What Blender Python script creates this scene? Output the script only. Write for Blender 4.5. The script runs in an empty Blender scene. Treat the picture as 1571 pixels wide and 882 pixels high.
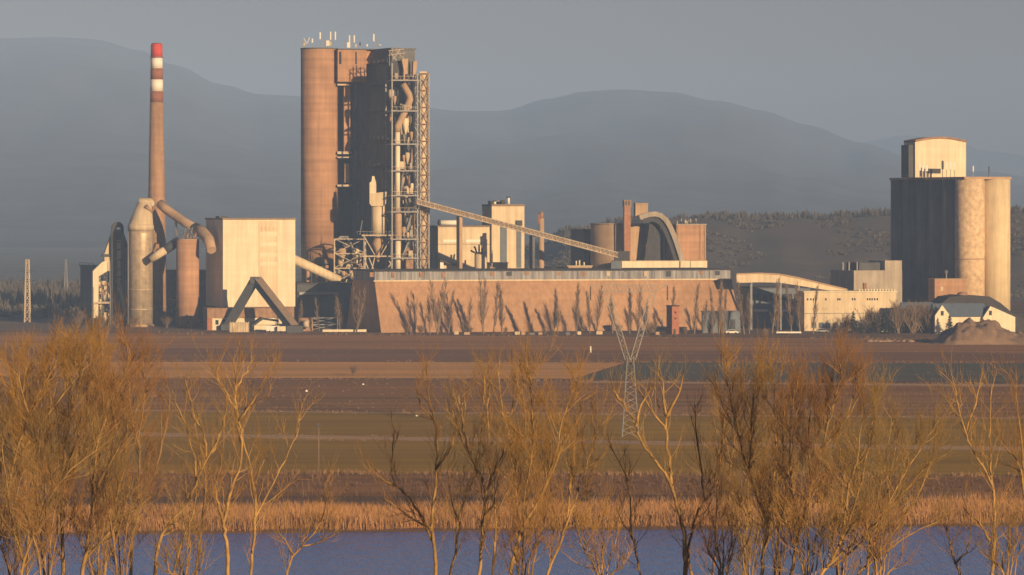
import bpy, math, random
from mathutils import Vector, Matrix, noise
R = math.radians
sc = bpy.context.scene
COL = sc.collection
# ------------------------------------------------------------------ camera model
F, CX, YH, H = 5659.0, 785.5, 319.0, 44.0         # focal length (px of the 1571 px wide photo), horizon row, eye height
def wx(px, Y): return (px - CX) / F * Y
def wz(py, Y): return H - (py - YH) / F * Y
def P(px, py, Y): return Vector((wx(px, Y), Y, wz(py, Y)))
def gy(py): return H * F / (py - YH)              # distance of a ground point seen at row py
SUN_AZ, SUN_EL = R(32), R(11.5)
# ------------------------------------------------------------------ mesh builder
class MB:
    def __init__(s): s.v = []; s.f = []; s.sm = []
    def add(s, vs, fs, smooth=False):
        n = len(s.v); s.v.extend(vs)
        for f in fs: s.f.append([i + n for i in f]); s.sm.append(smooth)
    def obox(s, o, a, b, c):
        o, a, b, c = Vector(o), Vector(a), Vector(b), Vector(c)
        s.add([o, o+a, o+a+b, o+b, o+c, o+a+c, o+a+b+c, o+b+c],
              [(0,3,2,1),(4,5,6,7),(0,1,5,4),(1,2,6,5),(2,3,7,6),(3,0,4,7)])
        return s
    def box(s, c, d):
        c = Vector(c); d = Vector(d)
        return s.obox(c - d/2, (d.x,0,0), (0,d.y,0), (0,0,d.z))
    def bar(s, p, q, w, h=None):
        p, q = Vector(p), Vector(q); h = h or w
        t = (q - p).normalized()
        a = t.cross(Vector((0,0,1)))
        if a.length < 1e-3: a = Vector((1,0,0))
        a.normalize(); b = a.cross(t).normalized()
        return s.obox(p - a*w/2 - b*h/2, a*w, b*h, q - p)
    def tube(s, pts, rad, n=6, cap=True, smooth=True):
        pts = [Vector(p) for p in pts]; m = len(pts)
        if not isinstance(rad, (list, tuple)): rad = [rad]*m
        t0 = (pts[1] - pts[0]).normalized()
        a = t0.orthogonal().normalized()
        vs = []
        for i in range(m):
            t = (pts[min(i+1, m-1)] - pts[max(i-1, 0)]).normalized()
            a = (a - t*a.dot(t))
            if a.length < 1e-6: a = t.orthogonal()
            a.normalize(); b = t.cross(a)
            for k in range(n):
                w = 2*math.pi*k/n
                vs.append(pts[i] + (a*math.cos(w) + b*math.sin(w))*rad[i])
        fs = []
        for i in range(m-1):
            for k in range(n):
                k2 = (k+1) % n
                fs.append((i*n+k, i*n+k2, (i+1)*n+k2, (i+1)*n+k))
        s.add(vs, fs, smooth)
        if cap:
            e = len(s.v) - m*n
            s.f.append([e+k for k in reversed(range(n))]); s.sm.append(False)
            s.f.append([e+(m-1)*n+k for k in range(n)]); s.sm.append(False)
        return s
    def lathe(s, c, prof, n=40, smooth=True, caps=True):
        c = Vector(c); vs = []; m = len(prof)
        for r, z in prof:
            for k in range(n):
                w = 2*math.pi*k/n
                vs.append(c + Vector((r*math.cos(w), r*math.sin(w), z)))
        fs = []
        for i in range(m-1):
            for k in range(n):
                k2 = (k+1) % n
                fs.append((i*n+k, i*n+k2, (i+1)*n+k2, (i+1)*n+k))
        e = len(s.v); s.add(vs, fs, smooth)
        if caps:
            s.f.append([e+k for k in reversed(range(n))]); s.sm.append(False)
            s.f.append([e+(m-1)*n+k for k in range(n)]); s.sm.append(False)
        return s
    def prism(s, poly, ext):
        n = len(poly); ext = Vector(ext); poly = [Vector(p) for p in poly]
        s.add(poly + [p+ext for p in poly],
              [list(range(n)), list(range(2*n-1, n-1, -1))] + [(i, i+n, (i+1)%n+n, (i+1)%n) for i in range(n)])
        return s
def mesh_of(name, mb, mat, origin=(0,0,0)):
    o = Vector(origin)
    me = bpy.data.meshes.new(name)
    me.from_pydata([tuple(Vector(v) - o) for v in mb.v], [], mb.f)
    me.polygons.foreach_set('use_smooth', mb.sm)
    for m in (mat if isinstance(mat, (list, tuple)) else [mat]): me.materials.append(m)
    me.update()
    return me
def fixn(me):
    import bmesh
    bm = bmesh.new(); bm.from_mesh(me); bmesh.ops.recalc_face_normals(bm, faces=bm.faces); bm.to_mesh(me); bm.free()
def wpos(o):
    p = Vector(o.location)
    while o.parent: o = o.parent; p += Vector(o.location)
    return p
def thing(name, label, cat, loc, group=None):
    o = bpy.data.objects.new(name, None); COL.objects.link(o)
    o.location = loc; o['label'] = label; o['category'] = cat
    if group: o['group'] = group
    return o
def part(name, mb, mat, parent, label=None, fix=True):
    org = wpos(parent)
    me = mesh_of(name, mb, mat, org)
    if fix: fixn(me)
    o = bpy.data.objects.new(name, me); COL.objects.link(o); o.parent = parent
    if label: o['label'] = label
    return o
def solo(name, mb, mat, label, cat, loc, group=None, fix=True):
    me = mesh_of(name, mb, mat, loc)
    if fix: fixn(me)
    o = bpy.data.objects.new(name, me); COL.objects.link(o); o.location = loc
    o['label'] = label; o['category'] = cat
    if group: o['group'] = group
    return o
def setting(name, mb, mat, kind='structure', loc=(0,0,0), fix=True):
    me = mesh_of(name, mb, mat, loc)
    if fix: fixn(me)
    o = bpy.data.objects.new(name, me); COL.objects.link(o); o.location = loc; o['kind'] = kind
    return o
def copy_tree(o, loc, rz=0, scale=(1,1,1), label=None, group=None):
    c = o.copy(); COL.objects.link(c); c.location = loc; c.rotation_euler = (0,0,rz); c.scale = scale
    if label: c['label'] = label
    if group: c['group'] = group
    for ch in o.children:
        d = ch.copy(); COL.objects.link(d); d.parent = c
        for g in ch.children:
            e = g.copy(); COL.objects.link(e); e.parent = d
    return c
# ------------------------------------------------------------------ materials
def mat(name, base, var=.18, scale=.25, streak=.0, rough=.9, bump=0., bscale=2., metal=0., bands=0., band_h=3., dark=None, stretch=(1,1,1), spec=.3, furrow=0.):
    m = bpy.data.materials.new(name); m.use_nodes = True
    N, L = m.node_tree.nodes, m.node_tree.links
    b = N['Principled BSDF']; b.inputs['Roughness'].default_value = rough; b.inputs['Metallic'].default_value = metal
    b.inputs['Specular IOR Level'].default_value = spec
    tc = N.new('ShaderNodeTexCoord')
    def nz(sc3, s, d=5, r=.6):
        mp = N.new('ShaderNodeMapping'); mp.inputs['Scale'].default_value = sc3
        L.new(tc.outputs['Object'], mp.inputs['Vector'])
        t = N.new('ShaderNodeTexNoise'); t.inputs['Scale'].default_value = s; t.inputs['Detail'].default_value = d
        t.inputs['Roughness'].default_value = r
        L.new(mp.outputs['Vector'], t.inputs['Vector']); return t
    def ramp(src, lo, hi, a=.3, c=.7):
        r = N.new('ShaderNodeValToRGB'); e = r.color_ramp.elements
        e[0].position = a; e[0].color = (*lo, 1); e[1].position = c; e[1].color = (*hi, 1)
        L.new(src, r.inputs['Fac']); return r.outputs['Color']
    def mul(a, bb, fac=1.):
        x = N.new('ShaderNodeMix'); x.data_type = 'RGBA'; x.blend_type = 'MULTIPLY'
        x.inputs['Factor'].default_value = fac
        L.new(a, x.inputs['A']); L.new(bb, x.inputs['B']); return x.outputs['Result']
    lo = dark or tuple(c*(1-var) for c in base); hi = tuple(min(1, c*(1+var)) for c in base)
    col = ramp(nz(stretch, scale).outputs['Fac'], lo, hi)
    if streak:
        g = 1 - streak
        col = mul(col, ramp(nz((1,1,.05), .9, 4).outputs['Fac'], (g,g*.98,g*.95), (1,1,1), .35, .62))
    if bands:
        g = 1 - bands
        col = mul(col, ramp(nz((.004,.004,1), 1/band_h, 2).outputs['Fac'], (g,g,g), (1,1,1), .4, .6))
    if furrow:
        g = 1 - furrow
        col = mul(col, ramp(nz((.012,.30,1), 1., 3).outputs['Fac'], (g,g,g), (1,1,1), .38, .62))
        col = mul(col, ramp(nz((.008,.03,1), 1., 3).outputs['Fac'], (g,g,g), (1,1,1), .35, .6))
    L.new(col, b.inputs['Base Color'])
    if bump:
        bp = N.new('ShaderNodeBump'); bp.inputs['Strength'].default_value = min(1., bump); bp.inputs['Distance'].default_value = max(.05, bump*.4)
        L.new(nz(stretch, bscale, 6, .65).outputs['Fac'], bp.inputs['Height']); L.new(bp.outputs['Normal'], b.inputs['Normal'])
    return m
M = {}
M['conc_orange'] = mat('orange_concrete', (.50,.29,.17), .18, .12, .18, bands=.17, band_h=2.4, bump=.15)
M['conc_tan']    = mat('tan_concrete', (.47,.33,.21), .16, .15, .14, bands=.08, bump=.15)
M['conc_grey']   = mat('grey_concrete', (.40,.35,.29), .18, .15, .2, bump=.15)
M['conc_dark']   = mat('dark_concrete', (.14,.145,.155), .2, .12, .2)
M['conc_silo']  = mat('shade_toned_concrete', (.20,.19,.18), .15, .12, .2, bump=.15)  # for the shaded silos: their shade is put into a darker colour
M['hall_conc']   = mat('hall_concrete', (.49,.29,.16), .2, .035, .2, bands=.10, band_h=3.4, bump=.12)
M['cream']       = mat('cream_cladding', (.76,.68,.50), .09, .12, .15, rough=.7, bands=.06, band_h=3.)
M['cream2']      = mat('cream_plaster', (.70,.58,.40), .10, .2, .18)
M['cream_dirty'] = mat('dusty_cream', (.60,.49,.33), .14, .25, .2)
M['white']       = mat('white_paint', (.78,.76,.70), .05, .5, .05, rough=.6)
M['steel']       = mat('galvanised_steel', (.27,.27,.28), .15, .8, .15, rough=.6, metal=.2)
M['steel_pale']  = mat('dusty_steel', (.55,.46,.34), .2, .5, .2, rough=.7)
M['steel_pylon'] = mat('pylon_steel', (.27,.275,.28), .15, .8, .1, rough=.6)
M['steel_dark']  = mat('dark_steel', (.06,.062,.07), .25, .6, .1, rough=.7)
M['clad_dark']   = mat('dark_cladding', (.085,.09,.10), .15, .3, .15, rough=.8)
M['tank']        = mat('weathered_metal', (.56,.45,.31), .22, .6, .28, rough=.5, metal=.3, bump=.15)
M['rust']        = mat('rusty_metal', (.33,.20,.12), .3, .6, .2)
M['brown_clad']  = mat('brown_cladding', (.26,.19,.13), .15, .5, .12)
M['stack_brick'] = mat('sooty_orange_brick', (.40,.20,.115), .22, 1.2, .2)
M['brick']       = mat('red_brick', (.36,.15,.085), .18, 1.2, .1)
M['red']         = mat('red_band_paint', (.55,.075,.055), .12, .8, .1)
M['red_old']     = mat('faded_red_paint', (.30,.13,.085), .15, .8, .15)
M['chim']        = mat('chimney_concrete', (.40,.245,.15), .15, .3, .2, bands=.10, band_h=2.)
M['roof_dark']   = mat('dark_roof', (.055,.05,.05), .2, .5)
M['roof_blue']   = mat('blue_grey_roof', (.10,.13,.18), .12, .5, rough=.6)
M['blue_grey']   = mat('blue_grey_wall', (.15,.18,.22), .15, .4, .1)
M['gallery']     = mat('grey_gallery_cladding', (.30,.30,.32), .45, 1.0, .3, stretch=(1,1,.06))
M['mural']       = mat('mottled_mural_paint', (.62,.47,.30), .3, .55, .05, dark=(.47,.34,.21))
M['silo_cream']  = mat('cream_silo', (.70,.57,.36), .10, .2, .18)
M['glass']       = mat('window_glass', (.03,.035,.045), .1, .5, rough=.15)
M['earth']       = mat('dug_earth', (.25,.165,.105), .3, .35, bump=.6, bscale=1.2)
M['stone']       = mat('pale_stone', (.7,.68,.62), .1, 2.)
M['tyre']        = mat('black_rubber', (.02,.02,.02), .1, 3.)
M['weed']       = mat('dry_weeds', (.24,.145,.07), .3, .1)
M['twig_olive'] = mat('olive_twigs', (.29,.19,.065), .35, .35, 0, rough=.7)
M['bark_pale']  = mat('pale_willow_bark', (.31,.195,.075), .4, 1.3, 0, bump=.3, bscale=6)
M['bark_gold']   = mat('golden_willow_bark', (.25,.155,.055), .5, 1.3, 0, rough=.8, bump=.3, bscale=6)
M['twig_gold']   = mat('golden_twigs', (.37,.21,.05), .35, .35, 0, rough=.7)
M['bark_brown']  = mat('brown_bark', (.25,.15,.06), .3, 1.3, 0, bump=.3, bscale=6)
M['twig_brown']  = mat('brown_twigs', (.30,.16,.055), .25, .5, 0, rough=.8)
M['bark_grey']   = mat('grey_bark', (.22,.16,.105), .2, 1.)
M['twig_grey']   = mat('greyish_twigs', (.24,.165,.10), .2, .3)
M['needle']      = mat('dark_needles', (.04,.05,.03), .3, .5)
M['scrub']       = mat('scrub_twigs', (.15,.088,.052), .3, .2)
M['reed']        = mat('dry_reed', (.33,.175,.07), .3, .10)
M['wood_far']    = mat('far_wood_twigs', (.105,.09,.07), .15, .02)
M['pole']        = mat('wooden_pole', (.22,.15,.09), .2, 2.)
# ground
def gmat(name, base, var, scale, stretch=(.12,1,1), bump=.6, bscale=1.5, dark=None):
    return mat(name, base, var, scale, 0, .95, bump, bscale, stretch=stretch, dark=dark, spec=.1, furrow=.16)
M['g_base']   = gmat('dry_grass_ground', (.20,.12,.065), .3, .15)
M['g_plough'] = gmat('ploughed_soil', (.45,.225,.08), .25, .06, (.05,1,1), bump=1., bscale=.9)
M['g_plough2']= gmat('ploughed_soil_dark', (.36,.18,.06), .25, .07, (.05,1,1), bump=1., bscale=.9)
M['g_plough4'] = gmat('weedy_soil', (.35,.185,.06), .35, .12, (.06,1,1), bump=1., bscale=.8)
M['g_plough3'] = gmat('ploughed_soil_less_lit', (.30,.155,.07), .25, .05, (.05,1,1), bump=1., bscale=.8)
M['g_far']    = gmat('haze_toned_plain', (.24,.25,.24), .12, .02)
M['g_stubble']= gmat('stubble', (.78,.40,.12), .18, .08)
M['g_slate']  = gmat('slate_green_field', (.14,.14,.11), .15, .06)
M['g_green']  = gmat('winter_wheat', (.41,.24,.015), .22, .09)
M['g_path']   = gmat('dirt_track', (.55,.36,.20), .15, .3)
M['g_bank']   = gmat('rough_grass', (.23,.135,.07), .3, .25, (.5,1,1))
M['hill']     = mat('hill_scrub_ground', (.125,.10,.07), .3, .012, 0, .95, dark=(.095,.078,.06), stretch=(.4,1,1))
M['mount']    = mat('forested_mountain', (.11,.11,.095), .3, .004, 0, .95)
M['yard']     = gmat('plant_yard', (.22,.16,.11), .25, .2)
# water
wm = bpy.data.materials.new('river_water'); wm.use_nodes = True
N, L = wm.node_tree.nodes, wm.node_tree.links
b = N['Principled BSDF']; b.inputs['Base Color'].default_value = (.015,.18,.66,1); b.inputs['Roughness'].default_value = .16; b.inputs['IOR'].default_value = 1.33  # strong blue base carries the reflected sky as colour
tc = N.new('ShaderNodeTexCoord'); mp = N.new('ShaderNodeMapping'); mp.inputs['Scale'].default_value = (.75,.17,1)
L.new(tc.outputs['Object'], mp.inputs['Vector'])
t1 = N.new('ShaderNodeTexNoise'); t1.inputs['Scale'].default_value = .9; t1.inputs['Detail'].default_value = 6; t1.inputs['Roughness'].default_value = .65
L.new(mp.outputs['Vector'], t1.inputs['Vector'])
bp = N.new('ShaderNodeBump'); bp.inputs['Strength'].default_value = 1.; bp.inputs['Distance'].default_value = 1.1
L.new(t1.outputs['Fac'], bp.inputs['Height']); L.new(bp.outputs['Normal'], b.inputs['Normal'])
M['water'] = wm

# ------------------------------------------------------------------ terrain
def smooth(t): t = max(0., min(1., t)); return t*t*(3-2*t)
def lerp_tab(tab, x):
    if x <= tab[0][0]: return tab[0][1]
    for (a, va), (b_, vb) in zip(tab, tab[1:]):
        if x <= b_: return va + (vb-va)*smooth((x-a)/(b_-a))
    return tab[-1][1]
BANK = [(-400,43.2),(6,42.2),(60,35.),(120,26.),(200,17.5),(270,8.),(325,-.2),(345,-2.4),(490,-2.4),(508,-.55),(512,-.1),(520,0.)]
def bank_z(Y):
    if Y >= 520: return 0.
    if Y <= -400: return 43.2
    for (a, va), (b_, vb) in zip(BANK, BANK[1:]):
        if Y <= b_: return va + (vb-va)*(Y-a)/(b_-a)
    return 0.
def far_shore(x): return 510 + .11*x                # the far water edge runs slightly away to the right
def ground_z(x, Y):
    if Y < 400: return bank_z(Y) + (.6*noise.noise((x*.03, Y*.03, 0)) if 20 < Y < 300 else 0)
    return bank_z(Y - (far_shore(x) - 510 if Y < 700 else 0))
ys = [-600,-300,-100,0,6,20,40,60,90,120,160,200,235,270,300,325,345,400] + list(range(430,600,6)) + [620,660,700,900,1200,1600,2200,3000,4500,7000,11500,17000]
xs = [-8900,-4000,-2000,-1000,-600,-400] + list(range(-300,301,15)) + [400,600,1000,2000,4000,8900]
mb = MB(); nx = len(xs)
mb.add([Vector((x, y, ground_z(max(-400,min(400,x)), y))) for y in ys for x in xs],
       [(j*nx+i, j*nx+i+1, (j+1)*nx+i+1, (j+1)*nx+i) for j in range(len(ys)-1) for i in range(nx-1)], True)
setting('ground', mb, M['g_base'])
mb = MB(); mb.add([Vector((-1500,318,-.5)), Vector((1500,318,-.5)), Vector((1500,690,-.5)), Vector((-1500,345,-.5))], [(0,1,2,3)])
# the water follows the far shore line
mb = MB(); mb.add([Vector((-390,318,-.5)), Vector((390,318,-.5)), Vector((390,far_shore(390),-.5)), Vector((-390,far_shore(-390),-.5))], [(0,1,2,3)])
setting('river_water', mb, M['water'])
def field(name, m, pts, z=.03):
    """flat field between ground points given as (column, row) of the photo, projected onto the plain"""
    mb = MB(); mb.add([Vector((wx(px, gy(py)), gy(py), z)) for px, py in pts], [list(range(len(pts)))])
    return setting(name, mb, M[m])
def strip(name, m, t, bt, x0=-900, x1=2500, z=.03):
    """t and bt are (row at column 0, row at column 1571) of its far and near edges"""
    f = lambda e, x: e[0] + (e[1]-e[0])*x/1571
    n = 170; jit = lambda e, x: f(e, x) + .55*noise.noise((x*.02, e[0], 0)) + .5*noise.noise((x*.11, e[0], 4.))
    top = [(x0+(x1-x0)*i/n, jit(t, x0+(x1-x0)*i/n)) for i in range(n+1)]
    bot = [(x1-(x1-x0)*i/n, jit(bt, x1-(x1-x0)*i/n)) for i in range(n+1)]
    return field(name, m, top+bot, z)
strip('yard_ground', 'yard', (480,480), (506,514))
strip('verge', 'g_bank', (506,514), (510,521))
strip('ploughed_field', 'g_plough', (510,521), (532,541))
strip('less_lit_ploughed_field', 'g_plough3', (532,541), (554,557))  # near half of the ploughed field, weaker light put into its colour
field('stubble_field', 'g_stubble', [(-900,553.2),(960,556.2),(880,581),(-900,577)])
field('slate_field', 'g_slate', [(968,556.2),(2500,559),(2500,593),(888,581)])
strip('grass_strip', 'g_path', (577.3,590), (579,593.5), 886, 2500, .05)
strip('brown_field', 'g_plough2', (577.3,590), (601,613))
strip('rough_brown_field', 'g_plough4', (601,613), (627,640))
strip('field_edge', 'g_path', (627,640), (629,642.5))
strip('wheat_field', 'g_green', (629,642.5), (660,686))
strip('dirt_track', 'g_path', (660,686), (665,692))
strip('near_wheat_field', 'g_green', (665,692), (725,731))
strip('scrub_ground', 'g_plough2', (725,731), (764,757))
rw = random.Random(19); mbw = MB()
def tuft(p, h_, w_, k):
    for i in range(k):
        a = rw.uniform(0, 6.28); d = Vector((math.cos(a), math.sin(a), 0)); q = Vector((-d.y, d.x, 0))*rw.uniform(.03,.08)
        o = p + d*rw.uniform(0, w_); mbw.add([o-q, o+q, o + d*rw.uniform(0,.25) + Vector((0,0,h_*rw.uniform(.5,1)))], [(0,1,2)])
for e, n_, hmax in (((510,521),700,1.2), ((554,557),700,.7), ((577.3,590),700,.8), ((628,641),800,.6), ((660,686),500,.35), ((666,693),500,.35), ((725,731),1500,1.1), ((590,605),700,.5), ((615,628),900,.5), ((567,573),500,.4), ((530,536),600,.4)):
    wide = hmax < .55 and e[0] not in (660,666)
    for i in range(n_):
        px = rw.uniform(-200, 1800); y_ = e[0] + (e[1]-e[0])*px/1571 + (rw.uniform(-11,11) if wide else rw.gauss(0,.8))
        if noise.noise((px*.012, y_*.15, 3.)) < -.1: continue
        Y = gy(y_); tuft(Vector((wx(px,Y), Y, .02)), rw.uniform(.4,1)*hmax, .6, 7)
setting('field_weeds', mbw, M['weed'], 'stuff', fix=False)
strip('far_plain', 'g_far', (372,372), (440,440))  # pale ground colour stands in for haze over the distance
# shallow furrow ridges are in the bump; mountains and hill
def heightfield(name, m, cols, rows, zf, kind='structure'):
    mb = MB(); n = len(cols)
    mb.add([Vector((wx(px, Y), Y, zf(px, Y))) for Y in rows for px in cols],
           [(j*n+i, j*n+i+1, (j+1)*n+i+1, (j+1)*n+i) for j in range(len(rows)-1) for i in range(n-1)], True)
    return setting(name, mb, m, kind, fix=False)
RIDGE = [(-900,190),(-500,110),(-150,62),(60,55),(150,58),(210,72),(270,97),(340,127),(400,141),(500,146),(620,158),(700,167),(770,167),(840,150),(900,138),(960,134),(1030,138),(1100,152),(1170,167),(1240,190),(1320,218),(1400,240),(1500,262),(1700,290),(2400,290)]
YR = 11000.
def mount_z(px, Y):
    top = wz(lerp_tab(RIDGE, px), YR)
    t = (Y-4000)/(YR-4000)
    n = noise.fractal((px*.006, Y*.0007, 3.), .9, 2.1, 5)
    if t <= 1: s = max(0, t)**1.35
    else: s = max(0, 1-(t-1)*1.6)
    return top*s + n*34*max(0, min(1, t*1.5))*(1 - .93*max(0, 1-abs(t-1)*7)) - (4 if t < .02 else 0)
heightfield('mountain_range', M['mount'], [-900+i*17 for i in range(195)], [4000+i*160 for i in range(56)], mount_z)
RIDGE2 = [(1000,300),(1200,250),(1320,218),(1390,207),(1450,214),(1520,232),(1620,246),(1800,230),(2400,260)]
def m2(px, Y):
    top = wz(lerp_tab(RIDGE2, px), 15000.); t = (Y-13200)/1800
    return top*(smooth(t) if t <= 1 else 1-(t-1)) + 4*noise.noise((px*.02, Y*.002, 1))
heightfield('far_ridge', M['mount'], [1000+i*25 for i in range(57)], [13200+i*170 for i in range(18)], m2)
HILL = [(300,443),(480,425),(640,404),(760,394),(830,378),(880,355),(960,338),(1040,332),(1090,329),(1200,333),(1290,331),(1370,329),(1480,328),(1571,326),(1800,335),(2400,400)]
YHILL = 2300.
def hill_z(px, Y):
    top = max(-.5, wz(lerp_tab(HILL, px), YHILL) - 1)
    t = (Y-1720)/(YHILL-1720)
    s = smooth(t) if t <= 1 else max(0, 1-(t-1)*1.2)
    return top*s + 2.2*noise.fractal((px*.012, Y*.006, 7.), .9, 2., 4)*min(1, max(0, t*3)) - (1.5 if t < .01 else 0)
heightfield('wooded_hill', M['hill'], [300+i*14 for i in range(150)], [1720+i*24 for i in range(40)], hill_z)

# far woods: bare twiggy thickets, one mass
rng = random.Random(11)
def thicket(mb, p, h, w, n, rng):
    for i in range(n):
        a = rng.uniform(0, 2*math.pi); r = w*math.sqrt(rng.random())
        b0 = p + Vector((r*.5*math.cos(a), r*.5*math.sin(a), -.4))
        hh = h*rng.uniform(.55, 1.0)*(1-.35*(r/w)**2)
        tip = p + Vector((r*math.cos(a), r*math.sin(a), hh))
        e = rng.uniform(0, math.pi); q = Vector((math.cos(e), math.sin(e), 0))*rng.uniform(.10, .26)
        mid = (b0*.4+tip*.6) + q*2.6
        mb.add([b0-q, b0+q, mid, tip, mid - q*5.2], [(0,1,2,3,4)])
mb = MB()
for i in range(5200):
    px = rng.uniform(560, 2000); Y = 1740 + (YHILL+60-1740)*rng.random()**.8
    z = hill_z(px, Y)
    dens = noise.noise((px*.011, Y*.008, 2.))
    if z < .5 and px > 640: continue
    if 1160 < px < 1330 and 2020 < Y < 2240 and dens < .25: continue
    if dens < .02 and Y < YHILL-50: continue
    thicket(mb, Vector((wx(px, Y), Y, z)), rng.uniform(1.2, 2.6) if Y < YHILL-40 else rng.uniform(3, 7), rng.uniform(2, 4.5), 16, rng)
setting('hill_woods', mb, M['wood_far'], 'stuff', fix=False)
mb = MB()
for i in range(1300):
    px = rng.uniform(-500, 470); Y = rng.uniform(1480, 2000)
    h = rng.uniform(5, 9.5) if Y > 1600 else rng.uniform(1.5, 5)
    thicket(mb, Vector((wx(px, Y), Y, 0)), h, rng.uniform(2, 4), 22, rng)
setting('plain_woods', mb, M['wood_far'], 'stuff', fix=False)
# scrub belt and reeds on the far bank
mb = MB()
for i in range(2600):
    px = rng.uniform(-500, 2100); y0 = 727 + (731-727)*px/1571
    Y = gy(rng.uniform(y0, y0+36)); h = rng.uniform(.5, 1.7)*(1.3 if noise.noise((px*.02, 0, 5)) > .1 else .8)
    p = Vector((wx(px, Y), Y, 0))
    for k in range(9):
        a = rng.uniform(0, 6.28); d = Vector((math.cos(a), math.sin(a), 0))*rng.uniform(.1, .8)
        q = Vector((math.cos(a+1.6), math.sin(a+1.6), 0))*.05
        mb.add([p-q, p+q, p+d+Vector((0,0,h*rng.uniform(.6,1)))], [(0,1,2)])
setting('bank_scrub', mb, M['scrub'], 'stuff', fix=False)
mb = MB()
for i in range(90000):
    x = rng.uniform(-150, 150); dd = rng.random()**1.2
    Y = far_shore(x) + .5 + dd*27 + 1.6*noise.noise((x*.12, 3., 0))
    patch = noise.noise((x*.05, Y*.08, 9.))
    if patch < -.33: continue
    h = rng.uniform(1.1, 2.6)*(1+.45*patch)
    p = Vector((x, Y, -.4)); l = Vector((rng.gauss(-.1,.4), rng.gauss(0,.3), 0))
    q = Vector((rng.uniform(.011,.026), rng.uniform(-.015,.015), 0))
    m_ = p + l*.35 + Vector((0,0,h*.6)); t = p + l + Vector((0,0,h))
    mb.add([p-q, p+q, m_+q*1.5, t, m_-q*1.5], [(0,1,2,3,4)])
setting('reeds', mb, M['reed'], 'stuff', fix=False)

# ------------------------------------------------------------------ oriented frames
class Fr:
    def __init__(s, px, Y, ang=14.):
        s.a = R(ang); s.Y = Y; s.o = Vector((wx(px, Y), Y, 0)); s.s = Y/F
        s.r = Vector((math.cos(s.a), math.sin(s.a), 0)); s.d = Vector((-math.sin(s.a), math.cos(s.a), 0))
    def u(s, px):
        k = (px-CX)/F; return (k*s.o.y - s.o.x)/(s.r.x - k*s.r.y)
    def v(s, px):                                    # depth along the left side that reaches column px
        k = (px-CX)/F; return (s.o.x - k*s.o.y)/(-s.d.x + k*s.d.y)
    def pt(s, u, v, z): return s.o + s.r*u + s.d*v + Vector((0,0,z))
    def z(s, py): return wz(py, s.Y)
    def box(s, mb, u0, u1, v0, v1, z0, z1):
        return mb.obox(s.pt(u0, v0, z0), s.r*(u1-u0), s.d*(v1-v0), (0,0,z1-z0))
    def pbox(s, mb, px0, px1, y1, y0, v0, v1):       # by columns and rows of the front face
        return s.box(mb, s.u(px0), s.u(px1), v0, v1, s.z(y0) if y0 is not None else 0, s.z(y1))
    def poly(s, uv, v=0): return [s.pt(u, v, z) for u, z in uv]
def cyl_px(mb, x0, x1, ytop, ybot, Y, n=48, r1=None):
    c = P((x0+x1)/2, 400, Y); r = (x1-x0)/2*Y/F
    zb = 0 if ybot is None else wz(ybot, Y)
    mb.lathe((c.x, Y, 0), [(r, zb), (r if r1 is None else r1, wz(ytop, Y))], n)
    return c, r
def lattice(mb, p0, p1, q0, q1, n, w):
    """zigzag bracing between two legs p0-p1 and q0-q1"""
    for i in range(n):
        a, b_ = i/n, (i+1)/n
        A, B, C, D = p0.lerp(p1, a), q0.lerp(q1, a), p0.lerp(p1, b_), q0.lerp(q1, b_)
        mb.bar(A, D, w); mb.bar(B, C, w); mb.bar(C, D, w)
exec_sections = []
# ================================================================== THE CEMENT PLANT
V = Vector
# ---- clinker hall: long store with sloping front wall, gable on the left
h = Fr(585, 1300, 14)
hall = thing('storage_hall', 'long low storage hall with sloping orange concrete wall and grey gallery on top', 'hall', h.o)
UE = h.u(1137); ZT = wz(433, 1300); ZG = wz(415.5, 1312); LEAN = 11.4; DEP = 62.
mb = MB()
mb.prism([h.pt(0,0,-.3), h.pt(0,LEAN,ZT), h.pt(0,DEP-LEAN,ZT), h.pt(0,DEP,-.3)], h.r*UE)
part('sloping_wall', mb, M['hall_conc'], hall)
mb = MB(); h.box(mb, -.4, UE+.4, LEAN-.5, LEAN+.9, ZT+.003, ZT+.5)
part('ledge', mb, M['cream2'], hall)
mb = MB(); h.box(mb, .2, UE-.2, LEAN+.9, DEP-LEAN-.9, ZT+.003, ZG-.3)
part('gallery_wall', mb, M['gallery'], hall)
mb = MB(); h.box(mb, -.3, UE+.3, LEAN+.6, DEP-LEAN-.6, ZG-.297, ZG+.1)
part('roof', mb, M['roof_dark'], hall)
rg = random.Random(5)
u = .8; k = 0; ZR = []
while u < UE-1.5:                                   # uneven upright cladding sheets: one folded strip
    w_ = rg.uniform(1.5, 3.2); ZR.append((u, min(UE-1.4, u+w_), rg.choice([0,0,.12,.2,.26]), rg.choice([0,0,0,.5,.9]))); u += w_
mb = MB()
for (a_, b_, o_, d_) in ZR: h.box(mb, a_, b_-.004, LEAN+.87-o_, LEAN+.898, ZT+.51, ZG-.31-d_)
part('gallery_sheets', mb, M['gallery'], hall)
for px in (578, 612, 655, 690, 764, 790, 818, 868, 905, 944, 1002, 1036, 1088, 1112):   # openings and hatches of the gallery
    uu = h.u(px); mb = MB(); h.box(mb, uu, uu+rg.uniform(.9, 1.9), LEAN+.5, LEAN+.8, ZG-rg.uniform(1.6,2.6), ZG-.5)
    part('hatch', mb, M[rg.choice(['steel_dark','steel_dark','rust','steel_pale'])], hall)

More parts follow.
